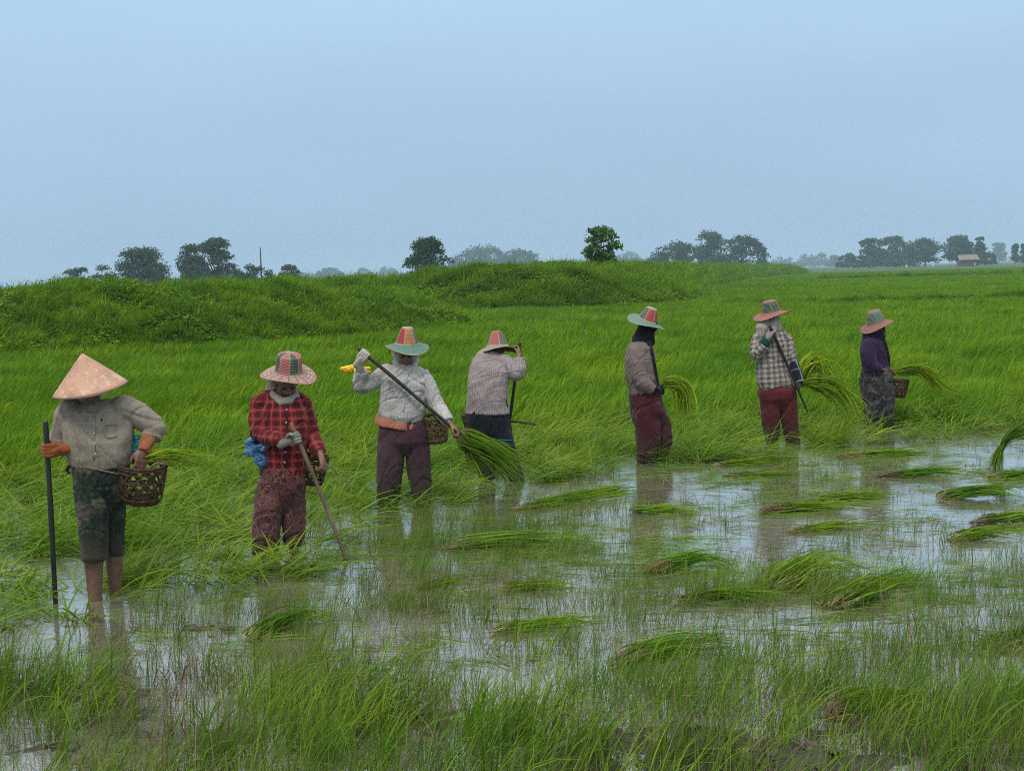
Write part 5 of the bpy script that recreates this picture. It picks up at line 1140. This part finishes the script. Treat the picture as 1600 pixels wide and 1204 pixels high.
# ---------------------------------------------------------------- 4: seen from behind, bending
P = Folk(782, 750, 'person seen from behind, bent forward in a checked grey shirt and navy trousers')
b = P.body_p = []; TOR = [(775, 552, .06, 17, .06, 0), (771, 560, .05, 27, .085, -4), (766, 578, .02, 31, .115, -6), (762, 600, .0, 31, .13, -6), (761, 622, -.01, 31, .135, -6), (762, 636, 0, 33, .14, -6), (762, 646, 0, 34, .14, -6)]
b.append(loft(P.secs(TOR, .85, .85))); b.append(P.tb([(774, 560, .06), (777, 548, .12)], [10, 9]))
hp, ey, fr = head_pieces(P.p(777, 545, .14), (.15, .85, -.5), (0, .3, 1), .95); b += hp
pA, pB = P.p(812, 536, .10), P.p(797, 655, .16); pD = (pB - pA).normalized(); H1 = P.p(811, 545, .10); W1, X1, Z1 = grip_frame(H1, pD, (-.2, .9, .2), .95, 1)
W1 = P.p(810, 556, .02); X1 = (H1 - W1).normalized(); b.append(tube([P.p(785, 566, .04), P.p(806, 582, -.02), W1], [.040, .036, .022], 14)); b += hand_pieces(W1, X1, (-.9, .1, 0), -1, True)
b.append(tube([P.p(748, 568, .06), P.p(744, 592, .14), P.p(762, 610, .22)], [.040, .034, .024], 14))
b += hand_pieces(P.p(764, 612, .23), (.5, .5, -.4), (0, .5, .8), 1, False)
legs(P, [((748, 668, 0), (758, 706, .0), (762, 750, .02), 12, (.2, 1, 0)), ((776, 668, .0), (789, 702, -.04), (808, 752, -.06), 13, (.3, 1, 0))])
P.body()
mt = cloth('fine_check_shirt', (.36, .31, .31), (.22, .18, .175), 'check', (.15, .12, .13), size=.017, mud=.25, mudc=(.20, .14, .10))
g = [loft(P.secs(TOR)), P.tb([(786, 566, .03), (798, 576, .0), (806, 584, -.02)], [15, 13.5, 11.5]), P.tb([(806, 586, -.02), (812, 574, -.02), (812, 560, .01)], [11.5, 10.5, 8.5], caps=0), P.tb([(750, 568, .05), (744, 590, .12)], [13, 11])]
garment('shirt', g, mt, P.root, P.bones(((771, 556, .03), (762, 646, 0), .13), ((786, 566, .03), (806, 584, -.02), .05), ((808, 586, -.02), (812, 560, .0), .045), ((750, 568, .05), (744, 590, .12), .045)), .0075, .010, 13, (70, 20, 110), 31, 2)
mt = cloth('navy_black_trousers', (.010, .011, .018), (.006, .006, .009), 'plain', mud=.12, mudc=(.05, .045, .04))
gar = [hips(P.secs([(761, 638, 0, 31, .13, 0), (763, 656, 0, 33, .14, 0), (766, 676, 0, 33, .13, 0)])), P.tb([(750, 668, 0), (757, 700, 0), (761, 748, .02)], [17, 15, 12], caps=0), P.tb([(776, 664, .0), (788, 700, -.04), (800, 728, -.06), (809, 754, -.06)], [21, 17, 13, 11], caps=0)]
tr = garment('trousers', gar, mt, P.root, P.bones(((762, 640, 0), (764, 670, 0), .13), ((750, 670, 0), (761, 748, 0), .08), ((780, 670, .02), (808, 752, .1), .08)), .0075, .009, 10, (60, 110), 32, 2)
st = P.surf(tr, [(777 + 3 * k, 686.5 + .2 * k) for k in range(9)], .003)
if len(st) > 2: V, F = tube(st, .004, 6, 0); mesh_obj('leg_stripe', V, F, M_TEAL, tr)
V, F = tube([P.p(786, 604, -.05), P.p(789, 620, -.08), P.p(793, 640, -.06), P.p(797, 660, -.02), P.p(799, 676, .0)], [.010] * 5, 8, 1); mesh_obj('belt', V, F, M_EYE, P.root)
hm = hat_mat('red_cream_check_hat', [(.12, .12, .09), (.44, .085, .075), (.12, .10, .08), (.14, .15, .10), (.42, .08, .07), (.12, .12, .09)], (.26, .235, .18), (.34, .20, .15), h=.15, Rb=.18, rb=.1)
sun_hat(P.root, P.p(777, 541, .12), (-.02, .10, 1), hm, .178, .102, .052, .135, .030, R(-32), .008)
pole('black pole gripped at shoulder height by the person seen from behind', pA + P.o, pB + P.o + pD * .42, .0150, .0140, M_DARKPOLE, bend=.003)
o = pole('short dark stick lying across the rice beside the person seen from behind', P.p(796, 658, .15) + P.o, P.p(838, 661, .2) + P.o, .012, .006, M_DARKPOLE, name='stick', bend=.008, cat='stick')
bk = basket('small basket behind the left hip of the person seen from behind', P.p(737, 668, .12) + P.o, (-.1, 0, 1), .075, .06, .13, M_BASKET, .2)

# ---------------------------------------------------------------- 5: black hood, maroon trousers, in profile
P = Folk(1018, 720, 'person in profile with a black hood and muddy maroon trousers, hands on a thin stick')
b = P.body_p = []; TOR = [(1003, 533, .0, 10, .085, 0), (1001, 541, 0, 19, .15, 0), (1000, 560, 0, 23, .165, 0), (1001, 585, 0, 23, .155, 0), (1004, 604, 0, 21, .15, 0), (1006, 615, 0, 20, .15, 0)]
b.append(loft(P.secs(TOR, .85, .85))); b.append(P.tb([(1003, 540, 0), (1010, 522, 0)], [9, 9]))
hp, ey, fr = head_pieces(P.p(1012, 513, 0), (.88, -.15, -.42), (.3, 0, 1), .97, False); b += hp
pA, pB = P.p(1029, 604, -.12), P.p(1031, 724, -.10); pD = (pB - pA).normalized(); H1 = P.p(1029, 612, -.12); W1, X1, Z1 = grip_frame(H1, pD, (.9, .2, -.1), .95, -1)
b.append(tube([P.p(994, 548, -.12), P.p(1000, 592, -.17), W1], [.042, .035, .023], 14)); b += hand_pieces(W1, X1, Z1, 1, True)
W2 = P.p(1020, 606, .06); b.append(tube([P.p(1000, 548, .12), P.p(1010, 590, .15), W2], [.042, .035, .023], 14)); b += hand_pieces(W2, (.9, -.2, -.1), (0, -.8, -.5), -1, True)
legs(P, [((1003, 630, -.06), (1010, 672, -.06), (1005, 722, -.08), 15, (1, -.2, 0)), ((1012, 630, .08), (1034, 670, .08), (1032, 714, .06), 15, (1, 0, 0))])
P.body()
mt = cloth('mauve_grey_shirt', (.20, .155, .140), (.115, .085, .080), 'stripe', (.15, .115, .105), size=.014, mud=.3, mudc=(.12, .09, .07))
g = [loft(P.secs(TOR)), P.tb([(996, 548, -.10), (996, 568, -.14), (1000, 590, -.16), (1004, 596, -.16)], [12, 12, 11, 10.5]), P.tb([(1001, 594, -.17), (1010, 602, -.17), (1019, 609, -.15)], [11, 10, 8.5], caps=0), P.tb([(1002, 548, .11), (1006, 570, .14), (1011, 590, .15), (1019, 604, .08)], [12, 11, 10, 8.5])]
g += [tube([P.p(997, 530, -.04), P.p(1006, 533, -.07), P.p(1013, 537, -.03)], [.012, .014, .010], 8, 2)]
garment('shirt', g, mt, P.root, P.bones(((1002, 535, 0), (1006, 615, 0), .13), ((996, 548, -.1), (1001, 592, -.16), .055), ((1001, 594, -.17), (1019, 609, -.15), .05), ((1002, 548, .11), (1012, 595, .15), .05)), .0075, .010, 13, (80, 110, 40), 41, 2)
mt = cloth('maroon_muddy_trousers', (.056, .010, .017), (.026, .007, .011), 'plain', mud=.34, mudc=(.17, .10, .10), wet=(.36, .05, (.045, .026, .022)))
gar = [hips(P.secs([(1006, 610, 0, 23, .155, 0), (1009, 625, 0, 25, .17, 0), (1013, 645, 0, 26, .165, 0)])), P.tb([(1006, 636, -.05), (1012, 665, -.06), (1012, 692, -.07), (1008, 722, -.08)], [19, 19.5, 18.5, 15], caps=0), P.tb([(1016, 636, .07), (1029, 664, .08), (1034, 690, .07), (1028, 718, .06)], [18, 19, 16, 12], caps=0)]
garment('trousers', gar, mt, P.root, P.bones(((1007, 612, 0), (1011, 640, 0), .14), ((1006, 640, -.05), (1008, 722, -.08), .11), ((1018, 640, .07), (1030, 718, .06), .1)), .0075, .012, 10, (80, 110, 60), 42, 2)
mh = cloth('black_hood_cloth', (.010, .010, .014), (.006, .006, .009), 'plain', mud=.08)
hc_ = head_pieces(P.p(1012, 513, 0), (.88, -.15, -.42), (.3, 0, 1), 1.10, False)[0]
garment('hood', hc_ + [P.tb([(1008, 520, 0), (1002, 532, 0), (1002, 538, 0)], [14, 15, 15]), P.tb([(1015, 527, -.02), (1017, 535, -.05)], [8, 6])], mh, P.root, [(P.p(1003, 535), P.p(1012, 505), .09)], .006, .004, 20, (70,), 43, 2)
V, F = tube([P.p(1014, 534, -.10), P.p(1018, 550, -.13), P.p(1023, 572, -.12), P.p(1027, 592, -.11), P.p(1029, 604, -.12)], [.022, .020, .016, .014, .010], 10, 2, .45); mesh_obj('hood_tie', V, F, mh, P.root)
mg = cloth('black_glove', (.012, .011, .014), (.007, .007, .009), 'plain', mud=.1)
garment('glove', hand_pieces(W1, X1, Z1, 1, True, .98, 1.2) + [tube([W1, P.p(1013, 605, -.16)], [.029, .031], 12, 1)], mg, P.root, [(W1, H1, .04)], .005, .002, 30, (60,), 44, 2)
garment('glove', hand_pieces(W2, (.9, -.2, -.1), (0, -.8, -.5), -1, True, .98, 1.2), mg, P.root, [(W2, W2 + Vector((.1, 0, 0)), .04)], .005, .002, 30, (60,), 45, 2)
hm = hat_mat('red_dome_teal_brim_hat', [(.40, .055, .05), (.07, .10, .09), (.40, .055, .05), (.38, .05, .05), (.07, .12, .10), (.40, .05, .05)], (.11, .23, .19), (.13, .26, .21), h=.14, Rb=.2, rb=.094)
sun_hat(P.root, P.p(1012, 500, 0), (.36, -.22, 1), hm, .198, .098, .058, .125, .026, R(60), .010)
pole('thin grey stick standing in front of the person in the black hood', pA + P.o, pB + P.o + pD * .08, .009, .008, M_PALEPOLE, name='stick', bend=.002, cat='stick')
bunch('yellow green rice drooping from behind the person in the black hood', [P.p(*q) + P.o for q in [(1030, 606, .05), (1044, 598, .05), (1058, 597, .05), (1069, 610, .05), (1072, 634, .06), (1068, 664, .06)]], 130, (.012, .07, .13), .16, .010, stems=M_BLEAFY, leaf=M_BLEAFY, seed=11)

# ---------------------------------------------------------------- 6: light veil, black and white check
P = Folk(1225, 693, 'person seen from behind in a black and white checked shirt, pale veil and red trousers')
b = P.body_p = []; TOR = [(1203, 512, .0, 13, .06, 10), (1204, 519, 0, 24, .085, 10), (1206, 540, 0, 27, .12, 10), (1207, 562, 0, 25, .12, 8), (1208, 580, 0, 26, .125, 8), (1210, 598, 0, 28, .135, 8)]
b.append(loft(P.secs(TOR, .85, .85))); b.append(P.tb([(1203, 518, 0), (1204, 504, .01)], [8.5, 8.5]))
hp, ey, fr = head_pieces(P.p(1205, 496, .02), (.55, .78, -.12), (0, 0, 1), .96); b += hp
pA, pB = P.p(1203, 510, -.17), P.p(1263, 642, -.10); pD = (pB - pA).normalized(); H1 = P.p(1205, 517, -.168); W1, X1, Z1 = grip_frame(H1, pD, (.45, .1, .75), .95, 1)
W1 = P.p(1199, 530, -.15); X1 = (H1 - W1).normalized()
b.append(tube([P.p(1187, 528, -.02), P.p(1181, 552, -.10), W1], [.038, .034, .022], 14)); b += hand_pieces(W1, X1, (.5, .3, .2), -1, True, .92)
W2 = P.p(1246, 592, -.06); b.append(tube([P.p(1226, 526, .02), P.p(1237, 566, .03), W2], [.038, .034, .022], 14)); b += hand_pieces(W2, (.25, -.1, -1), (-.8, .2, 0), 1, True)
legs(P, [((1203, 608, 0), (1206, 645, 0), (1206, 694, 0), 13.5, (.3, 1, 0)), ((1228, 608, .03), (1232, 648, .03), (1241, 694, .0), 13.5, (.3, 1, 0))])
P.body()
mt = cloth('black_white_check_shirt', (.46, .42, .37), (.22, .19, .17), 'plaid', (.012, .012, .018), (.30, .22, .18), .055, .12)
g = [loft(P.secs(TOR[:-1] + [(1209, 592, 0, 27, .13, 8), (1213, 603, 0, 25, .13, 8)])), P.tb([(1190, 524, -.02), (1183, 540, -.06), (1182, 553, -.10)], [11.5, 10.5, 9.5]), P.tb([(1181, 554, -.10), (1188, 546, -.13), (1194, 539, -.15)], [9.5, 9, 8], caps=0), P.tb([(1223, 525, .02), (1232, 548, .03), (1238, 566, .03)], [11.5, 10, 8.5], caps=0),
     P.tb([(1215, 585, -.03), (1226, 600, -.03), (1234, 606, .0)], [15, 13, 8], caps=1)]
garment('shirt', g, mt, P.root, P.bones(((1204, 515, 0), (1210, 603, 0), .13), ((1188, 526, -.02), (1181, 554, -.1), .05), ((1181, 554, -.1), (1196, 538, -.15), .045), ((1224, 525, .02), (1238, 568, .03), .045)), .007, .010, 13, (75, 110, 150), 51, 2)
mt = cloth('red_trousers', (.110, .016, .020), (.060, .010, .013), 'plain', mud=.22, mudc=(.10, .055, .05), wet=(.42, .12, (.026, .013, .012)))
gar = [hips(P.secs([(1211, 590, 0, 20, .10, 6), (1212, 601, 0, 23, .11, 6), (1213, 610, 0, 28, .135, 6), (1214, 622, 0, 27, .13, 6)])), P.tb([(1202, 612, 0), (1204, 645, 0), (1206, 670, 0), (1208, 692, 0)], [16, 14.5, 12.5, 11], caps=0), P.tb([(1228, 612, .03), (1232, 648, .03), (1236, 672, .01), (1240, 696, 0)], [15.5, 14, 12, 10], caps=0)]
garment('trousers', gar, mt, P.root, P.bones(((1211, 594, 0), (1213, 615, 0), .13), ((1202, 614, 0), (1208, 692, 0), .085), ((1228, 614, .03), (1240, 696, 0), .08)), .0075, .011, 11, (85, 100), 52, 2)
mv = cloth('pale_grey_veil', (.36, .32, .28), (.20, .175, .15), 'stripe', (.20, .18, .16), size=.028, mud=.1)
garment('veil', [P.tb([(1197, 499, .0), (1194, 506, -.03), (1191, 515, -.06), (1190, 522, -.07)], [8, 11, 11, 8]), P.tb([(1206, 499, -.02), (1207, 506, -.05), (1206, 515, -.08)], [9, 10, 8]), P.tb([(1213, 499, -.02), (1215, 507, -.02), (1216, 514, -.03)], [6, 6, 5])], mv, P.root, P.bones(((1200, 488, 0), (1197, 520, -.05), .09)), .006, .007, 20, (85, 100), 53, 2)
mdg = cloth('dark_green_oversleeve', (.010, .055, .038), (.008, .022, .018), 'plain', mud=.1)
garment('oversleeve', [P.tb([(1191, 543, -.13), (1197, 533, -.15)], [9.5, 8.5], caps=1)], mdg, P.root, P.bones(((1190, 545, -.13), (1198, 532, -.15), .05)), .005, .003, 20, (60,), 54, 1)
mgb = cloth('dark_banded_oversleeve', (.016, .018, .030), (.010, .011, .016), 'plaid', (.010, .012, .02), (.40, .42, .42), .13, .1)
garment('oversleeve', [P.tb([(1239, 568, .02), (1243, 580, -.02), (1248, 594, -.06)], [9, 9, 8], caps=1)], mgb, P.root, P.bones(((1238, 566, .02), (1249, 596, -.06), .05)), .005, .004, 20, (160,), 55, 1)
mg = cloth('pale_grey_glove', (.30, .27, .24), (.18, .155, .14), 'plain', mud=.3); garment('glove', hand_pieces(W1, X1, (.5, .3, .2), -1, True, .95, 1.2), mg, P.root, [(W1, H1, .04)], .005, .002, 30, (60,), 56, 2)
garment('glove', hand_pieces(W2, (.25, -.1, -1), (-.8, .2, 0), 1, True, .98, 1.2), cloth('mud_brown_glove', (.07, .045, .035), (.04, .028, .022), 'plain'), P.root, [(W2, W2 - Vector((0, 0, .1)), .04)], .005, .002, 30, (60,), 57, 2)
hm = hat_mat('green_crown_pink_brim_hat', [(.045, .105, .085), (.30, .10, .07), (.045, .11, .09), (.05, .12, .09), (.32, .10, .08), (.045, .11, .09)], (.33, .115, .10), (.30, .10, .095), h=.13, Rb=.2, rb=.094, rim=(.30, .12, .09))
sun_hat(P.root, P.p(1205, 487.5, .01), (-.20, -.08, 1), hm, .200, .100, .078, .118, .030, R(-28), .014)
pole('dark pole slung diagonally over the back of the person in the checked shirt', pA + P.o, pB + P.o, .0185, .0085, M_DARKPOLE, bend=.006)
bunch('upright tuft of rice, the upper of two beside the checked shirt', [P.p(*q) + P.o for q in [(1252, 600, .10), (1258, 578, .10), (1272, 563, .1), (1288, 566, .1), (1296, 584, .1), (1300, 604, .1)]], 150, (.012, .10, .16), .12, .011, stems=M_BLEAFY, leaf=M_BLEAFY, seed=14)
bunch('bright rice sheaf hanging sideways from the hand, the lower of two', [P.p(*q) + P.o for q in [(1250, 603, -.05), (1272, 597, -.05), (1294, 598, -.05), (1314, 608, -.05), (1330, 626, -.05), (1338, 644, -.05)]], 160, (.012, .09, .17), .22, .010, stems=M_BLEAFY, leaf=M_BLEAFY, seed=15, droop=.16)

# ---------------------------------------------------------------- 7: purple shirt, furthest right
P = Folk(1376, 669, 'person in profile in a dark purple shirt and mottled grey skirt, the rightmost worker')
b = P.body_p = []; TOR = [(1364, 526, .0, 9, .08, 0), (1363, 532, 0, 16, .14, 0), (1365, 548, 0, 19.5, .16, 0), (1367, 564, 0, 19.5, .15, 0), (1368, 576, 0, 20, .15, 0)]
b.append(loft(P.secs(TOR, .85, .85))); b.append(P.tb([(1365, 532, 0), (1370, 518, 0)], [8, 8]))
hp, ey, fr = head_pieces(P.p(1371, 510, 0), (.95, -.2, -.12), (0, 0, 1), .95, False); b += hp
pA, pB = P.p(1382, 580, -.15), P.p(1383, 652, -.13); pD = (pB - pA).normalized(); H1 = P.p(1382, 581, -.15); W1, X1, Z1 = grip_frame(H1, pD, (.95, 0, -.1), .92, -1)
b.append(tube([P.p(1357, 538, -.11), P.p(1358, 566, -.16), W1], [.040, .034, .022], 14)); b += hand_pieces(W1, X1, Z1, 1, True)
W2 = P.p(1384, 580, .04); b.append(tube([P.p(1360, 538, .11), P.p(1368, 566, .14), W2], [.040, .034, .022], 14)); b += hand_pieces(W2, (.95, -.1, .0), (0, -.8, -.5), -1, True)
legs(P, [((1362, 590, -.05), (1366, 630, -.05), (1364, 670, -.05), 12.5, (1, 0, 0)), ((1378, 590, .06), (1382, 628, .06), (1390, 668, .06), 12.5, (1, 0, 0))])
P.body()
mt = cloth('dark_purple_shirt', (.030, .016, .050), (.014, .009, .024), 'plain', mud=.12, mudc=(.06, .045, .06))
g = [loft(P.secs(TOR)), P.tb([(1359, 538, -.10), (1357, 552, -.14), (1359, 566, -.16)], [10.5, 10, 9.5]), P.tb([(1358, 566, -.16), (1366, 573, -.17), (1373, 577, -.16)], [9.5, 8.5, 7.5], caps=0), P.tb([(1362, 538, .1), (1366, 555, .14), (1372, 568, .12), (1380, 577, .06)], [10, 9, 9, 7.5])]
garment('shirt', g, mt, P.root, P.bones(((1364, 528, 0), (1368, 576, 0), .13), ((1359, 538, -.1), (1358, 566, -.16), .05), ((1358, 566, -.16), (1374, 577, -.16), .045)), .0075, .009, 13, (80, 110), 61, 2)
V, F = tube([P.p(1378, 524, -.08), P.p(1384, 540, -.13), P.p(1388, 556, -.12), P.p(1389, 572, -.08)], [.022, .026, .024, .018], 10, 2, .4); mesh_obj('waistcoat_edge', V, F, cloth('black_waistcoat', (.008, .008, .012), (.006, .006, .008), 'plain'), P.root)
mt = cloth('mottled_grey_skirt', (.052, .052, .050), (.012, .012, .014), 'camo', (.010, .010, .012), (.105, .103, .098), .085, .3, (.10, .085, .07))
garment('skirt', [loft(P.secs([(1368, 570, 0, 20, .15, 0), (1368, 590, 0, 23, .17, 0), (1371, 612, 0, 24, .175, 0), (1374, 635, 0, 22.5, .16, 0), (1375, 651, 0, 20, .14, 0)]))], mt, P.root, P.bones(((1368, 572, 0), (1375, 652, 0), .15)), .0075, .016, 12, (80, 105, 60), 62, 2)
mt = cloth('dark_wet_leggings', (.018, .020, .020), (.010, .011, .011), 'plain', mud=.25)
garment('leggings', [P.tb([(1366, 640, -.05), (1364, 672, -.05)], [10, 8.5], caps=0), P.tb([(1382, 640, .06), (1390, 670, .06)], [9.5, 8.5], caps=0)], mt, P.root, P.bones(((1366, 640, 0), (1364, 672, 0), .08), ((1382, 640, .06), (1390, 670, .06), .08)), .0075, .007, 12, (80,), 63, 2)
mh = cloth('dark_purple_headcloth', (.030, .018, .036), (.014, .010, .018), 'plain', mud=.08)
garment('headcloth', head_pieces(P.p(1371, 510, 0), (.95, -.2, -.12), (0, 0, 1), 1.10, False)[0] + [P.tb([(1367, 516, 0), (1361, 526, 0), (1361, 532, 0)], [12.5, 14, 14]), P.tb([(1370, 520, -.02), (1376, 526, -.05)], [9, 7])], mh, P.root, [(P.p(1364, 530), P.p(1371, 505), .09)], .006, .005, 20, (60, 20), 64, 2)
hm = hat_mat('teal_crown_pink_edge_hat', [(.07, .17, .14), (.30, .13, .09), (.07, .17, .14), (.08, .18, .15), (.30, .12, .09), (.07, .17, .14)], (.26, .10, .085), (.14, .12, .09), h=.14, Rb=.2, rb=.094, rim=(.24, .14, .11))
sun_hat(P.root, P.p(1369, 503, 0), (-.32, -.12, 1), hm, .200, .104, .074, .130, .046, R(-28), .018)
pole('thin black stick held upright by the person in the purple shirt', pA + P.o - pD * .02, pB + P.o + pD * .1, .0105, .0095, M_DARKPOLE, name='stick', bend=.002, cat='stick')
basket('tapering dark basket in front of the person in the purple shirt', P.p(1403, 620, .10) + P.o, (.05, 0, 1), .115, .075, .20, M_BASKET, .2)
bunch('long arching sheaf of rice held out by the person in the purple shirt', [P.p(*q) + P.o for q in [(1388, 582, 0), (1410, 579, 0), (1434, 576, 0), (1452, 586, 0), (1468, 602, .02), (1492, 610, .04)]], 170, (.014, .07, .06), .18, .010, stems=M_BLEAFY, leaf=M_BLEAFY, seed=17)

# ================================================================== cut bundles floating or lying in the water
FL = [ # label, stem start, crest, tip (photo px), hump height m, blades, brown stems?, spread
 ('slim rice bundle with brown stems, the furthest one floating behind the others', (1306, 715), (1400, 709), (1486, 709), .05, 60, 1, .06),
 ('dark green floating bundle with pale stems under the rightmost worker', (1368, 746), (1450, 741), (1514, 745), .08, 75, 1, .07),
 ('floating rice bundle cut by the right edge, pale stems to the left', (1538, 748), (1600, 742), (1660, 744), .06, 70, 0, .08),
 ('flat rice bundle with bright yellow stems below the checked shirt', (1128, 745), (1200, 742), (1262, 742), .04, 45, 1, .05),
 ('humped green bundle floating near the right edge, no stems showing', (1466, 781), (1530, 776), (1600, 782), .12, 95, 0, .10),
 ('large double bundle of rice, the front half, in mid water', (1186, 802), (1268, 795), (1342, 800), .08, 95, 1, .10),
 ('large double bundle of rice, the rear half, in mid water', (1270, 782), (1340, 778), (1400, 778), .06, 60, 0, .07),
 ('small green bundle floating just in front of the black hooded worker', (985, 800), (1040, 799), (1096, 802), .06, 60, 0, .08),
 ('long thin bundle trailing pale stems between the two mid water humps', (1230, 832), (1310, 824), (1385, 824), .05, 55, 0, .06),
 ('pale stemmed bundle with a tangled head near the right edge', (1516, 820), (1570, 814), (1640, 812), .08, 65, 1, .08),
 ('low green bundle with hardly any stems, right, nearest the thin seedlings', (1486, 846), (1540, 838), (1596, 843), .07, 60, 0, .08),
 ('rounded green bundle with an orange root end in the centre right water', (1008, 898), (1085, 882), (1142, 888), .11, 85, 1, .10),
 ('bundle with a bent brown root end and a long yellow green streak', (1058, 938), (1140, 930), (1236, 938), .06, 65, 1, .07),
 ('tall bushy green heap of rice on the mud, right of centre', (1200, 925), (1270, 898), (1345, 908), .16, 120, 0, .16),
 ('green sheaf with splayed pale stems beside the bushy heap', (1298, 952), (1380, 924), (1442, 920), .13, 110, 0, .13),
 ('brown root bundle at the right edge of the shallow water', (1532, 1008), (1590, 1000), (1650, 1002), .06, 60, 1, .06),
 ('rice sheaf with white stems and green head in the lower left water', (388, 1002), (452, 976), (512, 972), .12, 95, 0, .08),
 ('long flattened green bundle under the sheaf hand, centre', (690, 858), (800, 850), (936, 858), .09, 95, 0, .10),
 ('narrow dark bundle lying flat in the centre foreground water', (768, 990), (850, 978), (946, 976), .06, 65, 0, .06),
 ('brown straw bundle lying on the mud left of centre', (650, 922), (690, 912), (738, 910), .04, 50, 1, .05),
 ('small flat green bundle beside the brown straw', (780, 922), (840, 918), (902, 922), .05, 55, 0, .06),
 ('bundle with tan stems and blue green head, lower centre', (955, 1042), (1050, 1020), (1150, 1018), .09, 90, 1, .10),
 ('tangle of brown roots with green tips in the lower right grass', (1296, 1126), (1345, 1112), (1440, 1100), .09, 90, 1, .09),
 ('long low swath of rice laid beside the water, behind the big sheaf', (800, 798), (900, 782), (1004, 770), .07, 90, 0, .09),
 ('swath of rice laid along the water edge below the black hood', (870, 776), (950, 768), (1010, 768), .04, 60, 0, .06),
 ('swath of flattened rice just in front of the checked shirt worker', (1110, 728), (1190, 722), (1270, 724), .05, 40, 0, .06),
]
for i, (lab, a, c, t, hgt, n, br, sp) in enumerate(FL):
    A = ground(*a); C_ = ground(c[0], c[1] + 2); T_ = ground(*t); A.z = .012; T_.z = .015; C_.z = hgt * .50
    q1 = A.lerp(C_, .5); q1.z = hgt * .38; q2 = C_.lerp(T_, .5); q2.z = hgt * .55
    bunch(lab, [A, q1, C_, q2, T_], n, (.035, sp * 1.25, sp * 1.25), .26 if br else .14, .0075, stems=M_BSTEMB if br else M_BSTEM, leaf=M_BLEAF, group='cut rice bundles lying in the shallow water', seed=40 + i, flat=.42)
g0 = ground(1556, 738)
bunch('bent rice sheaf standing in the water at the right edge, splayed foot', [at(1554, 736, g0.y), at(1558, 715, g0.y), at(1566, 696, g0.y), at(1580, 680, g0.y), at(1600, 672, g0.y), at(1625, 676, g0.y)], 130, (.11, .02, .10), .38, .008, stems=M_BLEAFY, leaf=M_BLEAF, group='cut rice bundles lying in the shallow water', seed=77)

# ================================================================== three tiny far workers at the edge of the field
M_FARW = simple('far_white_clothes', (.55, .58, .62), (.70, .72, .75), 4, .9)
for i, (px_, lab) in enumerate([(1416, 'tiny distant person in white, left one of three on the horizon'), (1458, 'tiny distant person in white, middle one of three on the horizon'), (1523, 'tiny distant person in pale blue standing before the hut')]):
    q = at(px_, 415, 560); q.z = 0; r_ = empty('person', q, lab, 'person', 'distant workers on the far field')
    s_ = (1, -1, 1)[i]; hx = lambda x, y, z: Vector((x * s_, y, z))
    bp = [loft([(hx(0, 0, .85), .15, .11, 0), (hx(.02, 0, 1.1), .15, .11, 0), (hx(.06, 0, 1.32), .20, .11, 0), (hx(.08, 0, 1.42), .09, .07, 0)], 16), tube([hx(.08, 0, 1.4), hx(.10, 0, 1.55)], .06, 8, 2), ell(hx(.12, 0, 1.60), ((.09, 0, 0), (0, .10, 0), (0, 0, .11)), 10, 8),
          tube([hx(-.08, 0, .9), hx(-.10, 0, .45), hx(-.14, 0, .0)], [.09, .07, .05], 8, 2), tube([hx(.08, 0, .9), hx(.12, 0, .45), hx(.10, 0, .0)], [.09, .07, .05], 8, 2),
          tube([hx(-.13, 0, 1.36), hx(-.20, 0, 1.10), hx(-.10, -.15, .92)], [.055, .045, .035], 8, 2), tube([hx(.25, 0, 1.36), hx(.34, 0, 1.10), hx(.38, -.15, .90)], [.055, .045, .035], 8, 2)]
    V, F, Nn = fuse(bp, .02, 2); mesh_obj('body', V, F, M_SKIN, r_)
    V, F, Nn = fuse([bp[0], bp[5], bp[6], tube([hx(-.08, 0, .92), hx(-.10, 0, .4)], [.11, .09], 8, 2), tube([hx(.08, 0, .92), hx(.12, 0, .4)], [.11, .09], 8, 2)], .02, 1)
    V = V + Nn * .015; mesh_obj('clothes', V, F, M_FARW if i < 2 else simple('far_pale_blue_clothes', (.35, .45, .60), (.45, .55, .70), 4, .9), r_)
    V, F = lathe([(.001, .14), (.08, .08), (.24, 0), (.235, -.01), (.001, .10)], 20); h_ = mesh_obj('hat', V, F, M_CONE, r_); h_.location = hx(.12, 0, 1.66)
# ================================================================== air
M_HAZE = bpy.data.materials.new('rain_haze'); M_HAZE.use_nodes = True; nt = M_HAZE.node_tree; nt.nodes.clear()
o = nt.nodes.new('ShaderNodeOutputMaterial'); v = nt.nodes.new('ShaderNodeVolumePrincipled')
v.inputs['Color'].default_value = (0.59, 0.79, 0.99, 1); v.inputs['Density'].default_value = 0.00030; v.inputs['Anisotropy'].default_value = 0.0
nt.links.new(v.outputs[0], o.inputs['Volume'])
V = [(x, y, z) for z in (-3.0, 40.0) for y in (-60, 3400) for x in (-2700, 2700)]
tag(mesh_obj('haze', V, [(0, 2, 3, 1), (4, 5, 7, 6), (0, 1, 5, 4), (2, 6, 7, 3), (0, 4, 6, 2), (1, 3, 7, 5)], M_HAZE, smooth=False), 'thin rainy haze over the fields', kind='stuff')
